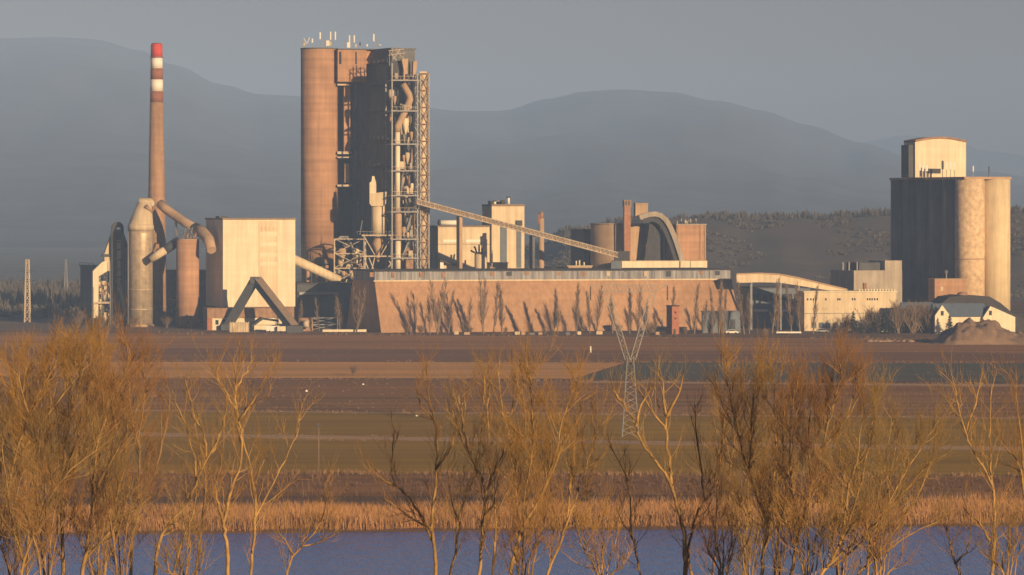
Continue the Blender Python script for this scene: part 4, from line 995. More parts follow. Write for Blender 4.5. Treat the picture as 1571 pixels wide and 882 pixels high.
# ---- dark arched store and farm sheds at the right edge
f = Fr(1442, 1304, 8); ds = thing('dark_arched_store', 'broad store with dark sagging roof behind the blue roofed sheds', 'store', f.o)
pr = [(1440,474),(1446,464),(1456,456),(1475,453),(1500,454),(1518,455),(1535,465),(1553,480),(1580,496),(1580,512),(1440,512)]
mb = MB(); mb.prism([f.pt(f.u(x),0,max(0,f.z(y))) for x, y in pr], f.d*16); part('roof', mb, M['roof_dark'], ds)
mb = MB(); mb.lathe(f.pt(f.u(1483),6,f.z(453)), [(2.2,-.5),(1.6,.7),(.6,1.1)], 12); part('roof_vent', mb, M['rust'], ds)
f = Fr(1436, 1290, 10); bs_ = thing('blue_roofed_shed', 'cream shed with long blue grey roof and two white gables', 'shed', f.o)
u0, u1 = f.u(1438), f.u(1545)
mb = MB(); f.box(mb, u0, u1, 1.2, 9, 0, f.z(485)); part('wall', mb, M['cream'], bs_)
mb = MB(); mb.prism([f.pt(u0-.4,.5,f.z(486)), f.pt(u0-.4,5,f.z(466)), f.pt(u0-.4,9.6,f.z(486))], f.r*(f.u(1518)-u0)); part('roof', mb, M['roof_blue'], bs_)
mb = MB(); mb.prism([f.pt(f.u(1512),.3,f.z(488)), f.pt(f.u(1525),.3,f.z(471)), f.pt(f.u(1560),.3,f.z(488))], f.d*9.4); part('gable_roof', mb, M['roof_blue'], bs_)
for x0, xm, x1, yt, ye in ((1434,1445,1457,468,484),(1508,1519,1557,470,487)):
    mb = MB(); mb.prism([f.pt(f.u(x0),-.4,0), f.pt(f.u(x0),-.4,f.z(ye)), f.pt(f.u(xm),-.4,f.z(yt)), f.pt(f.u(x1),-.4,f.z(ye)), f.pt(f.u(x1),-.4,0)], f.d*1.5); part('gable', mb, M['cream'], bs_)
    mb = MB(); f.box(mb, f.u(xm)-.5, f.u(xm)+.5, -.5, -.403, f.z(484), f.z(477)); part('window', mb, M['glass'], bs_)
f = Fr(1385, 1306, 10); hs = thing('blue_grey_house', 'low blue grey house half hidden by bare bushes', 'house', f.o)
mb = MB(); f.pbox(mb, 1388, 1442, 478, None, 0, 8); part('wall', mb, M['blue_grey'], hs)
mb = MB(); mb.prism([f.pt(f.u(1386),-.6,f.z(478.5)), f.pt(f.u(1386),4,f.z(464)), f.pt(f.u(1386),8.6,f.z(478.5))], f.r*(f.u(1444)-f.u(1386))); part('roof', mb, M['roof_blue'], hs)

# ---- earth heap
mb = MB(); Yh = 1196.; cols = [1425+i*3.2 for i in range(60)]; rows = [Yh-9+i*1.1 for i in range(28)]
prof = [(1425,0),(1440,.6),(1452,3.0),(1470,5.6),(1485,7.0),(1500,6.7),(1515,7.2),(1528,6.2),(1545,4.6),(1565,2.9),(1585,1.3),(1610,0)]
def hz_(px, Yy):
    t = (Yy-(Yh-9))/29.7; s_ = max(0., math.sin(math.pi*min(1,max(0,t))))**.8
    n_ = noise.fractal((px*.05, Yy*.22, 2.), .7, 2.1, 5)
    return lerp_tab(prof, px)*s_ + n_*1.5*min(1, lerp_tab(prof,px)/2)*s_ - (.1 if s_ < .02 else 0)
n = len(cols)
mb.add([V((wx(px,Yh), y, hz_(px,y))) for y in rows for px in cols], [(j*n+i, j*n+i+1, (j+1)*n+i+1, (j+1)*n+i) for j in range(len(rows)-1) for i in range(n-1)], True)
solo('earth_heap', mb, M['earth'], 'large lumpy heap of brown earth at the right edge of the field', 'heap', (wx(1500,Yh),Yh,0), fix=False)
# low spoil ridge left of it
mb = MB()
for i in range(40):
    px = 1330 + i*3.1; p = V((wx(px,1214), 1214+rg.uniform(-3,3), 0)); r_ = rg.uniform(.4,1.0)
    mb.lathe(p, [(r_*1.6,-.1),(r_*1.3,r_*.5),(r_*.5,r_*.9)], 7)
so_ = setting('spoil_ridge', mb, M['earth'], 'stuff')

# ---- vehicles
def car(label, px, Y, col, L_=4.4, hgt=1.5, rz=0, cat='car', name='parked_car'):
    b0 = V((wx(px,Y), Y, .03)); t = thing(name, label, cat, b0)
    if cat == 'car': pr = [(-L_/2,.35),(-L_/2,.85),(-L_*.42,.95),(-L_*.28,hgt),(L_*.18,hgt),(L_*.32,.95),(L_/2,.8),(L_/2,.35)]
    else: pr = [(-L_/2,.45),(-L_/2,hgt),(L_*.3,hgt),(L_*.42,1.2),(L_/2,1.05),(L_/2,.45)]
    mb = MB(); mb.prism([b0+V((x,-.85,z)) for x, z in pr], (0,1.7,0)); part('body', mb, M[col], t)
    for x in (-L_*.3, L_*.3):
        for y in (-.8, .8):
            mb = MB(); mb.tube([b0+V((x,y-.1,.33)), b0+V((x,y+.1,.33))], .33, 14); part('wheel', mb, M['tyre'], t)
    mb = MB()
    if cat == 'car': mb.prism([b0+V((x,-.86,z)) for x, z in [(-L_*.38,.98),(-L_*.27,hgt-.1),(L_*.17,hgt-.1),(L_*.29,.98)]], (0,.006,0))
    else: mb.prism([b0+V((x,-.86,z)) for x, z in [(L_*.12,1.25),(L_*.12,hgt-.2),(L_*.28,hgt-.2),(L_*.38,1.25)]], (0,.006,0))
    part('side_window', mb, M['glass'], t)
car('white van parked before the small shed and folded conveyor', 421, 1305, 'white', 5.6, 2.3, cat='van', name='parked_van')
car('white car parked before the blue grey depot', 1123, 1288, 'white')
car('second pale van parked at the foot of the folded conveyor', 437, 1303, 'cream', 5.2, 2.2, cat='van', name='parked_van')
car('grey car parked in front of the office block', 1262, 1300, 'steel')
car('white car parked near the conifers by the office block', 1352, 1302, 'white')
b0 = V((wx(1210,1276),1276,0)); tr = thing('flat_trailer', 'long white flat trailer on the field edge below the bent conveyor', 'trailer', b0)
mb = MB(); mb.box(b0+V((0,0,1.0)), (8.6,2.4,.5)); part('deck', mb, M['white'], tr)
for x in (-3,-2,3):
    for y in (-1,1):
        mb = MB(); mb.tube([b0+V((x,y-.1,.45)), b0+V((x,y+.1,.45))], .45, 12); part('wheel', mb, M['tyre'], tr)
# pale blocks and drums along the foot of the hall
rg = random.Random(77)
labs = ['pale concrete block left of the leaning tree shadows','small pale crate beside a bare bush at the hall foot','cream block near the middle of the sloping wall','low pale slab under the middle of the sloping wall','short pale crate right of the middle of the wall','pale blue drum box near the dark tree shadow','pale blue box right of the dark tree shadow','white block just left of the pylon legs','cream crate behind the left leg of the pylon','pale block between the pylon legs and brick tower']
for (px, m), lab in zip(((697,'cream_dirty'),(712,'conc_tan'),(790,'cream_dirty'),(800,'conc_tan'),(826,'conc_tan'),(812,'roof_blue'),(868,'roof_blue'),(886,'cream2'),(915,'cream_dirty'),(1006,'conc_tan')), labs):
    f = Fr(px, 1281+rg.uniform(-2,2), rg.uniform(0,20)); w_, h_ = rg.uniform(1.2,2.6), rg.uniform(.6,1.2)
    mb = MB(); mb.prism([f.pt(0,0,.03), f.pt(0,0,h_*.85), f.pt(.15,0,h_), f.pt(w_-.15,0,h_), f.pt(w_,0,h_*.85), f.pt(w_,0,.03)], f.d*1.3)
    solo('yard_block', mb, M[m], lab, 'block', f.o, 'blocks at the foot of the hall')

# ---- mast and far pylons on the left
def lat_mast(name, label, cat, px, Y, yt, wb, wt, m, arms=()):
    b0 = V((wx(px,Y), Y, 0)); t = thing(name, label, cat, b0); ht = wz(yt,Y)
    cs_ = [V((sx,sy,0)) for sx, sy in ((-1,-1),(1,-1),(1,1),(-1,1))]
    for c_ in cs_:
        mb = MB(); mb.bar(b0+c_*wb, b0+c_*wt+V((0,0,ht)), .3); part('leg', mb, M[m], t)
    for i in range(4):
        a, b_ = cs_[i], cs_[(i+1)%4]
        mb = MB(); lattice(mb, b0+a*wb, b0+a*wt+V((0,0,ht)), b0+b_*wb, b0+b_*wt+V((0,0,ht)), 9, .14); part('bracing', mb, M[m], t)
    for y, w_ in arms:
        z_ = wz(y,Y); mb = MB()
        for s_ in (-1,1):
            mb.bar(b0+V((0,0,z_+.5)), b0+V((s_*w_,0,z_)), .25); mb.bar(b0+V((0,0,z_-.6)), b0+V((s_*w_,0,z_)), .25)
        part('cross_arm', mb, M['steel_dark'], t)
    return t
lat_mast('lattice_mast', 'pale lattice mast with short cross arms left of the plant', 'mast', 42, 1420, 398, 1.1, .55, 'steel_pale', ((416,3.),(430,3.)))
lat_mast('lattice_mast', 'faint thin lattice mast between the pale mast and the dark bin', 'mast', 101, 1900, 398, .9, .3, 'steel', ())
# ---- waist type power pylon in the field
Yp = gy(670); b0 = V((wx(967,Yp), Yp, 0)); q = Yp/F
pyl = thing('power_pylon', 'grey lattice power pylon with V shaped upper part standing in the wheat field', 'pylon', b0)
def pp(px, py, d=0): return V((wx(px,Yp), Yp+d, max(0,wz(py,Yp))))
def leg4(mb, bot, top, wb, wt, n, w_, dia):
    for sx, sy in ((-1,-1),(1,-1),(1,1),(-1,1)): mb.bar(bot+V((sx*wb,sy*wb,0)), top+V((sx*wt,sy*wt,0)), w_)
    cs_ = [V((sx,sy,0)) for sx, sy in ((-1,-1),(1,-1),(1,1),(-1,1))]
    for i in range(4):
        a, b_ = cs_[i], cs_[(i+1)%4]
        for k in range(n):
            t0, t1 = k/n, (k+1)/n
            l = lambda c_, t_: (bot + c_*wb).lerp(top + c_*wt, t_)
            if k % 2: mb.bar(l(a,t0), l(b_,t1), dia)
            else: mb.bar(l(b_,t0), l(a,t1), dia)
mb = MB(); leg4(mb, pp(967,670), pp(967,548), 1.6, .6, 12, .12, .06); part('body', mb, M['steel_pylon'], pyl)
for s_, x1 in ((-1,932),(1,1001)):
    mb = MB(); leg4(mb, pp(967+s_*4,552), pp(x1,450), .5, .55, 12, .10, .055); part('arm_column', mb, M['steel_pylon'], pyl)
mb = MB()
xs_ = [905,918,932,949,967,984,1001,1013,1025]
for d in (-.55,.55):
    mb.bar(pp(905,437,d), pp(1025,437,d), .10); mb.bar(pp(928,447,d), pp(1005,447,d), .10)
    mb.bar(pp(905,437,d), pp(928,447,d), .08); mb.bar(pp(1025,437,d), pp(1005,447,d), .08)
    for i in range(14):
        x0 = 926+i*5.8; mb.bar(pp(x0,447,d), pp(x0+2.9,437,d), .05); mb.bar(pp(x0+2.9,437,d), pp(x0+5.8,447,d), .05)
for x0 in (905,928,950,967,984,1005,1025): mb.bar(pp(x0,437,-.55), pp(x0,437,.55), .08)
for x0 in (940, 994): mb.bar(pp(x0-5,437), pp(x0,428), .08); mb.bar(pp(x0+5,437), pp(x0,428), .08)
part('crossbeam', mb, M['steel_pylon'], pyl)
for x0 in (906, 967, 1024):
    mb = MB(); zt_ = wz(438 if x0 != 967 else 448, Yp); b1 = V((wx(x0,Yp), Yp, 0))
    mb.lathe(b1, [(.05+.13*(i%2), zt_-.15-i*.14) for i in range(20)], 8); part('insulator', mb, M['steel_dark'], pyl)
# pole with a box and little things in the fields
Yq = gy(722); b0 = V((wx(489,Yq),Yq,0)); pz = thing('wooden_pole', 'thin wooden pole with a dark bird box on top in the near wheat field', 'pole', b0)
mb = MB(); mb.tube([b0, b0+V((0,0,wz(655,Yq)))], [.09,.06], 8); part('post', mb, M['pole'], pz)
mb = MB(); t_ = b0+V((0,0,wz(655,Yq))); mb.prism([t_+V((-.25,-.2,0)), t_+V((.25,-.2,0)), t_+V((.25,-.2,.5)), t_+V((0,-.2,.75)), t_+V((-.25,-.2,.5))], (0,.4,0)); part('box', mb, M['steel_dark'], pz)
for px, py, r_, lab in ((470,601,.35,'white stone at the left of the brown field'), (557,590.5,.3,'white stone near the lone bush in the brown field'), (639,639,.3,'pale stone at the edge of the green field')):
    Yq = gy(py); b1 = V((wx(px,Yq),Yq,0)); mb = MB(); mb.lathe(b1, [(r_*.8,-.02),(r_,r_*.5),(r_*.7,r_*1.1),(r_*.2,r_*1.4)], 9)
    solo('field_stone', mb, M['stone'], lab, 'stone', b1, 'stones lying in the fields')
Yq = gy(541); b1 = V((wx(906,Yq),Yq,0)); mk = thing('marker_post', 'small white marker post in the ploughed field left of the pylon', 'post', b1)
mb = MB(); mb.tube([b1, b1+V((0,0,1.7))], [.3,.24], 8); part('post', mb, M['stone'], mk)
mb = MB(); mb.tube([b1+V((0,0,1.703)), b1+V((0,0,2.0))], [.3,.12], 8); part('cap', mb, M['white'], mk)

# ================================================================== TREES
UP = V((0,0,1))
def catmull(pts, sub):
    out = []
    n = len(pts)
    for i in range(n-1):
        p0, p1, p2, p3 = pts[max(0,i-1)], pts[i], pts[i+1], pts[min(n-1,i+2)]
        for k in range(sub):
            t = k/sub
            out.append(.5*((2*p1) + (p2-p0)*t + (2*p0-5*p1+4*p2-p3)*t*t + (3*p1-p0-3*p2+p3)*t**3))
    out.append(pts[-1]); return out
def rdir(rng):
    a = rng.uniform(0, 2*math.pi); z = rng.uniform(-.3, 1); r = math.sqrt(max(0, 1-z*z))
    return V((r*math.cos(a), r*math.sin(a), z))
def shoot(p, d, L, segs, wob, lift, rng):
    pts = [p.copy()]; d = d.normalized()
    for i in range(segs):
        d = (d + V((rng.gauss(0,wob), rng.gauss(0,wob), rng.gauss(0,wob))) + UP*lift).normalized()
        p = p + d*(L/segs); pts.append(p)
    return pts
def side(t, rng, spread):
    q = rdir(rng); q = (q - t*q.dot(t)).normalized()
    return (t*math.cos(spread) + q*math.sin(spread)).normalized()
def along(pts, f):
    x = f*(len(pts)-1); i = min(int(x), len(pts)-2); w_ = x-i
    return pts[i].lerp(pts[i+1], w_), (pts[i+1]-pts[i]).normalized()
def twigs(mb, pts, n, L, r0, rng, f0=.15, spread=(.3,.75), lift=.16, segs=3):
    for i in range(n):
        p, t = along(pts, rng.uniform(f0, 1.))
        q = shoot(p, side(t, rng, rng.uniform(*spread)), L*rng.uniform(.55, 1.25), segs, .10, lift, rng)
        mb.tube(q, [r0*(1-.75*k/segs) for k in range(segs+1)], 3, cap=False)
def dress(tw, br, pts, r, rng, dens, L1, lv=2, f0=.25, lift=.13, tl=1.0, tn=1.0, tr=.008):
    """side branches with shoots and twigs along one limb"""
    tn = tn*(1.65 if L1 > 2.15 else 1.35)
    LL = sum((a-b_).length for a, b_ in zip(pts, pts[1:]))
    n = max(3, int(LL*dens))
    for i in range(n):
        f_ = f0 + (1-f0)*((i+rng.random())/n)
        p, t = along(pts, f_)
        L = L1*rng.uniform(.55, 1.2)*(1.15-.55*f_)
        b_ = shoot(p, side(t, rng, rng.uniform(.38, .95)), L, 5, .11, lift, rng)
        r1 = min(.45*r*(1-.7*f_)+.009, .009+.007*L)
        br.tube(b_, [r1*(1-.68*k/5)+.004 for k in range(6)], 4, cap=False)
        for j in range(max(2, int(L*2.1*tn))):
            p2, t2 = along(b_, rng.uniform(.2, 1.))
            L2 = tl*rng.uniform(.8, 1.9)*(.5+.5*L/L1)
            c_ = shoot(p2, side(t2, rng, rng.uniform(.3, .7)), L2, 4, .09, lift*1.15, rng)
            tw.tube(c_, [tr*1.35*(1-.6*k/4) for k in range(5)], 3, cap=False)
            twigs(tw, c_, max(2, int(3*tn)), tl*.75, tr*.9, rng)
        twigs(tw, b_, int(3*tn)+1, tl*.8, tr, rng, .4)
    twigs(tw, pts, int(8*tn), tl*1.0, tr, rng, .75)
NEAR = [0]
def fore_tree(label, Y, limbs, seed, bark=None, twig='twig_gold', dens=2.0, L1=2.6, r0=.2, tl=1., tn=1., lift=.10, dj=1.6, name='bare_tree', cat='tree', tr=.008):
    """limbs: polylines in columns/rows of the photo; first point of the first is at the foot. Depth wanders round Y."""
    rng = random.Random(seed); twig = ('twig_gold','twig_olive','twig_gold','twig_olive','twig_brown')[(seed*7)%5] if twig == 'twig_gold' else twig; bark = bark or ('bark_gold','bark_pale','bark_gold','bark_gold')[seed % 4]
    x0 = limbs[0][0][0]; gx = wx(x0, Y)
    foot = V((gx, Y, bank_z(Y) - .3 + .6*noise.noise((gx*.03, Y*.03, 0))))
    t = thing(name, label, cat, foot, 'bare trees on the near bank')
    trunk, br, tw = MB(), MB(), MB()
    for li, lm in enumerate(limbs):
        rr = .55*r0*(1 if li == 0 else .66 if li < 3 else .5)
        # depth offset wanders away from the trunk plane as the limb rises
        slope = 0 if li == 0 else rng.uniform(-1, 1)*dj
        raw = []; n = len(lm)
        for i, (px, py) in enumerate(lm):
            if py < 620: py = 620 - (620-py)*.72
            raw.append(P(px, py, Y + slope*(i/(max(1,n-1))) + (0 if i == 0 else rng.uniform(-.25,.25))))
        if li == 0: raw = [foot.copy()] + raw
        pts = catmull(raw, 4)
        pts = [p + V((rng.gauss(0,.03), rng.gauss(0,.03), 0)) if 0 < i else p for i, p in enumerate(pts)]
        m_ = len(pts)
        trunk.tube(pts, [rr*(1-.86*(k/(m_-1))**.9)+.012 for k in range(m_)], 7)
        dress(tw, br, pts, rr, rng, dens, L1, f0=(.2 if li == 0 else .08), lift=lift, tl=tl, tn=tn, tr=tr)
    part('trunk', trunk, M[bark], t, fix=False)
    part('branches', br, M[bark], t, fix=False)
    part('twigs', tw, M[twig], t, fix=False)
    return t
FT = [
 # label, Y, limbs, kw
 ('slanting willow at the left edge whose lower trunk is dark on one side', 196, [[(-18,905),(5,800),(18,720),(45,640),(70,570),(92,530)], [(20,715),(70,640),(120,560),(150,520)], [(10,790),(60,740),(120,690),(170,640)]], dict(L1=2.8, tn=1.2)),
 ('straight golden willow second from the left with a bare forked trunk', 188, [[(97,905),(96,810),(94,740),(100,680),(118,600),(128,540)], [(96,800),(82,750),(62,690),(40,620),(28,560)], [(94,745),(108,700),(140,620),(160,540)]], dict(L1=2.6, tn=1.2)),
 ('golden willow with a long pale limb curving up to the right near the left edge', 182, [[(124,905),(140,800),(146,720),(152,670),(172,625),(190,560),(200,515)], [(143,760),(180,690),(205,640),(228,580)], [(130,860),(185,800),(235,760)]], dict(L1=2.4, tn=1.2)),
 ('dark slender upright tree rising above the others left of the leaning trunks', 214, [[(200,905),(204,790),(214,720),(214,660),(224,590),(226,520)], [(208,770),(235,730),(255,660),(262,600)], [(214,690),(202,640),(196,560)]], dict(bark='bark_brown', twig='twig_brown', r0=.19, L1=2.2)),
 ('tree with leaning forked trunks and knobbly dark fork over the water on the left', 172, [[(236,905),(246,830),(262,800),(290,770),(302,735),(320,700),(342,660)], [(262,900),(276,840),(296,785),(302,740)], [(302,740),(298,700),(284,650),(268,610)], [(318,705),(312,670),(292,620),(284,560)], [(325,695),(342,655),(352,600)]], dict(r0=.17, L1=1.7, tn=.7, dens=1.5, dj=1.)),
 ('tall twin stemmed golden tree standing alone beside the left bay of water', 184, [[(352,905),(346,830),(343,800),(354,760),(368,710),(371,670),(363,630),(362,580),(358,525)], [(383,905),(388,850),(392,790),(390,750),(378,690),(366,655),(362,640)], [(344,805),(336,780),(331,750)], [(388,800),(405,770),(425,730),(450,680),(462,640)], [(364,630),(345,590),(330,550)], [(366,645),(395,600),(412,560)], [(362,590),(378,550),(388,520)]], dict(r0=.19, L1=2.0, tn=.75, dens=1.6)),
 ('small spreading bush with curved stems low over the water left of centre', 168, [[(440,905),(446,862),(462,838),(480,820),(496,790),(500,740)], [(450,850),(430,820),(415,800)], [(462,838),(490,832),(520,815)]], dict(r0=.09, L1=1.2, tn=.5, dens=1.6, name='bare_bush', cat='bush')),
 ('forked tree left of centre with a long crooked limb reaching left', 186, [[(668,905),(666,840),(663,800),(668,740),(671,690),(666,640),(656,590),(650,545)], [(662,830),(650,800),(632,770),(608,745),(600,720),(602,690),(606,660)], [(608,745),(590,738),(582,730)], [(664,812),(640,800),(612,780),(590,765)], [(668,720),(690,690),(700,650),(712,600)], [(667,650),(645,620),(640,590)]], dict(r0=.18, L1=1.7, tn=.75, dens=1.6)),
 ('slender golden tree close to the right of the crooked limbed tree', 192, [[(690,905),(698,850),(705,800),(712,760),(728,720),(740,650),(742,590),(745,545)], [(705,800),(690,760),(688,700)]], dict(r0=.13, L1=1.9, tn=.8, dens=1.7)),
 ('tall golden tree at the centre with a zigzag limb against the wheat field', 180, [[(735,905),(738,850),(741,790),(746,755),(732,720),(716,690),(702,655),(694,630)], [(744,765),(758,720),(778,680),(786,630),(790,560)], [(722,700),(712,660),(704,600)], [(780,670),(770,620),(764,550)], [(742,790),(758,770),(764,730)]], dict(r0=.16, L1=1.9, tn=.8, dens=1.7)),
 ('dense golden willow right of centre with many upright wands', 176, [[(782,905),(792,840),(803,780),(812,720),(818,660),(815,600),(812,550)], [(796,820),(830,760),(852,700),(868,630),(884,575)], [(800,800),(790,740),(782,680)], [(822,775),(850,720),(868,660)]], dict(r0=.17, L1=2.4, tn=1.1, dens=2.1)),
 ('golden willow with slanting stems just right of the dense wands', 184, [[(836,905),(858,840),(872,795),(890,745),(908,690),(922,640)], [(868,805),(876,740),(884,680),(895,610)], [(812,905),(822,850),(834,800),(846,745)]], dict(r0=.14, L1=2.2, tn=.9, dens=1.9)),
 ('thin crooked sapling over the water below the pylon', 188, [[(985,905),(976,850),(968,800),(967,760),(960,730),(940,690)], [(972,830),(955,800),(945,780)]], dict(r0=.10, L1=1.4, tn=.5, dens=1.5)),
 ('big forked tree right of the pylon with one golden and one dark arm', 178, [[(1050,905),(1051,840),(1048,810),(1038,775),(1028,740),(1008,710),(985,680),(974,650),(955,615),(940,590)], [(1032,750),(1026,700),(1020,640),(1018,580),(1008,555)], [(1022,640),(1040,600),(1048,560)], [(975,655),(985,620),(1002,580)], [(1022,660),(1000,630),(985,600),(965,560)]], dict(r0=.22, L1=1.7, tn=.65, dens=1.5)),
 ('dark barked slim tree whose stem leans against the golden forked tree', 181, [[(1060,905),(1056,840),(1068,790),(1080,765),(1076,720),(1068,670),(1066,620)], [(1078,770),(1100,740),(1106,690),(1110,640)]], dict(bark='bark_brown', twig='twig_brown', r0=.14, L1=1.5, tn=.6, dens=1.5)),
 ('dark upright stem left of the big willow clump', 200, [[(1092,905),(1098,830),(1100,760),(1108,690),(1112,630)], [(1100,770),(1120,720),(1128,660)]], dict(bark='bark_brown', twig='twig_brown', r0=.13, L1=1.8, tn=.8)),
 ('left stem of the big golden willow clump leaning left', 178, [[(1168,905),(1172,850),(1178,810),(1160,750),(1142,700),(1128,650),(1120,600),(1112,555)], [(1178,810),(1186,740),(1190,680),(1188,600),(1184,545)], [(1150,725),(1152,660),(1158,590)]], dict(r0=.18, L1=2.4, tn=1.2, dens=2.1)),
 ('middle willow of the big clump with a tall pale trunk', 173, [[(1213,905),(1222,840),(1240,760),(1258,700),(1270,650),(1286,590),(1292,545)], [(1228,820),(1215,740),(1212,660),(1222,580)], [(1246,745),(1240,680),(1248,600)], [(1262,690),(1300,640),(1324,590)]], dict(r0=.18, L1=2.4, tn=1.25, dens=2.2)),
 ('willow of the big clump with several straight stems fanning right', 168, [[(1255,905),(1276,860),(1302,800),(1318,750),(1330,690),(1342,620)], [(1290,830),(1300,760),(1318,690),(1324,620)], [(1268,870),(1320,825),(1352,790),(1395,745),(1430,705)], [(1276,870),(1340,812),(1380,740),(1412,690),(1440,645)]], dict(r0=.16, L1=2.2, tn=1.1, dens=2.)),
 ('low willow with long arching stems right of the big clump', 170, [[(1310,905),(1340,860),(1372,815),(1402,770),(1425,720),(1438,670)], [(1345,855),(1400,818),(1440,800)], [(1330,870),(1350,800),(1366,730),(1378,660)]], dict(r0=.13, L1=1.9, tn=1., dens=1.9)),
 ('knotty sapling low at the bottom between the clump and the right hand tree', 172, [[(1476,905),(1466,865),(1456,830),(1450,790)], [(1466,865),(1485,840),(1490,800)]], dict(r0=.12, L1=1.0, tn=.4, dens=1.5)),
 ('single golden tree near the right edge with an angular bent trunk', 182, [[(1523,905),(1525,840),(1526,790),(1522,745),(1508,715),(1492,690),(1480,660),(1470,620),(1462,570)], [(1524,760),(1520,700),(1518,640),(1522,580)], [(1520,830),(1500,800),(1478,780)], [(1482,665),(1496,620),(1504,575)]], dict(r0=.17, L1=1.6, tn=.6, dens=1.5)),
 ('golden tree cut by the right edge of the picture', 186, [[(1590,905),(1582,830),(1572,760),(1562,710),(1545,690),(1530,668)], [(1572,760),(1568,690),(1560,620),(1555,570)], [(1580,800),(1592,720),(1590,640)]], dict(r0=.17, L1=1.8, tn=.8, dens=1.8)),
 ('leafless thicket willow at the far left corner of the bank', 176, [[(30,905),(48,830),(72,770),(110,720),(150,690)], [(38,870),(20,800),(8,730),(0,660)], [(60,800),(64,740),(58,680)]], dict(r0=.14, L1=2.4, tn=1.1, dens=2.)),
 ('bushy willow behind the left stems filling the gap with fine twigs', 206, [[(160,905),(166,800),(170,720),(160,650),(150,580),(140,525)], [(166,800),(190,720),(196,640)], [(170,740),(128,670),(106,600),(96,530)]], dict(r0=.17, L1=2.8, tn=1.3, dens=2.2)),
 ('willow behind the far left tree showing fine upright twigs', 210, [[(40,905),(44,800),(36,700),(30,620),(24,540)], [(44,790),(68,700),(74,620),(70,530)], [(40,740),(10,660),(-6,590)]], dict(r0=.17, L1=2.8, tn=1.3, dens=2.2)),
 ('fine twigged tree behind the twin stemmed tree on the left', 216, [[(300,905),(310,800),(316,730),(300,660),(292,600)], [(312,790),(338,720),(345,640),(350,580)]], dict(bark='bark_brown', twig='twig_brown', r0=.13, L1=2.0, tn=.8, dens=1.6)),
 ('fine twigged willow behind the centre trees', 214, [[(756,905),(760,800),(752,720),(748,640),(752,560)], [(760,790),(792,720),(806,650),(800,580)]], dict(r0=.14, L1=2.4, tn=1., dens=1.9)),
 ('fine twigged willow behind the big clump on its left', 212, [[(1140,905),(1146,800),(1150,720),(1160,640),(1168,570)], [(1146,790),(1122,720),(1108,640)]], dict(r0=.16, L1=2.8, tn=1.2, dens=2.1)),
 ('fine twigged willow behind the big clump on its right', 210, [[(1330,905),(1336,820),(1350,750),(1362,690),(1368,640)], [(1336,810),(1300,740),(1284,680)]], dict(r0=.15, L1=2.4, tn=1.1, dens=2.)),
]
for k, (px, top, lab) in enumerate([(22,770,'low twiggy shrub filling the bottom left corner'), (70,740,'low golden shrub under the second willow'), (150,760,'low shrub at the foot of the pale curving limb'), (185,720,'tangled shrub left of the dark slender tree'), (285,800,'small shrub at the foot of the leaning forked trunks'), (800,780,'low shrub at the foot of the upright wands'), (925,790,'low fan shaped shrub over the water left of the thin sapling'), (1110,770,'shrub at the foot of the dark upright stem'),
        (1150,740,'golden shrub under the left stem of the big clump'), (1195,720,'golden shrub between the two tall trunks of the big clump'), (1240,750,'golden shrub at the foot of the tall pale trunk'), (1290,730,'golden shrub under the fanning stems'), (1350,790,'low shrub under the arching stems'), (1545,790,'low shrub between the two trees at the right edge')]):
    rg = random.Random(500+k); lm = []
    for j in range(5):
        dx = (j-2)*rg.uniform(10,22) + rg.uniform(-6,6); tp = top + abs(j-2)*rg.uniform(5,25) + rg.uniform(-15,15)
        lm.append([(px+(j-2)*2,915), (px+dx*.4,(915+tp)/2), (px+dx*.8,tp+30), (px+dx,tp)])
    FT.append((lab, rg.uniform(166,200), lm, dict(r0=.10, L1=1.3, tn=.9, dens=2.0, tl=.8, name='willow_shrub', cat='shrub', bark=rg.choice(['bark_gold','bark_brown']), twig=rg.choice(['twig_gold','twig_gold','twig_brown']))))
for i, (lab, Y, limbs, kw) in enumerate(FT): fore_tree(lab, Y, limbs, 100+i, **kw)

# ---- bare poplars, bushes and conifers along the plant front (prototypes first, then copies)
def poplar(name, hgt, spread, seed, nb, bark='bark_grey', twig='twig_grey', stems=1, lean=0., tw_r=.032):
    rng = random.Random(seed); t = bpy.data.objects.new(name, None); COL.objects.link(t)
    tk_, tw = MB(), MB()
    for s_ in range(stems):
        d0 = V((rng.uniform(-.12,.12)*stems, rng.uniform(-.08,.08)*stems, 1))
        pts = shoot(V((rng.uniform(-.3,.3)*(stems-1), 0, -.2)), d0, hgt*rng.uniform(.85,1), 8, .03, .05, rng)
        tk_.tube(pts, [.20*(1-.85*k/8)+.02 for k in range(9)], 6)
        for i in range(nb):
            f_ = rng.uniform(.1, .97); p, q = along(pts, f_)
            L = hgt*spread*rng.uniform(.6,1.2)*(1.15-.8*f_)
            b_ = shoot(p, side(q, rng, rng.uniform(.3,.6)), L, 4, .05, .20, rng)
            tw.tube(b_, [tw_r*1.6*(1-.6*k/4) for k in range(5)], 3, cap=False)
            twigs(tw, b_, 8, L*.45, tw_r, rng, .1, (.2,.6), .2, 2)
    part('trunk', tk_, M[bark], t, fix=False); part('crown', tw, M[twig], t, fix=False)
    return t
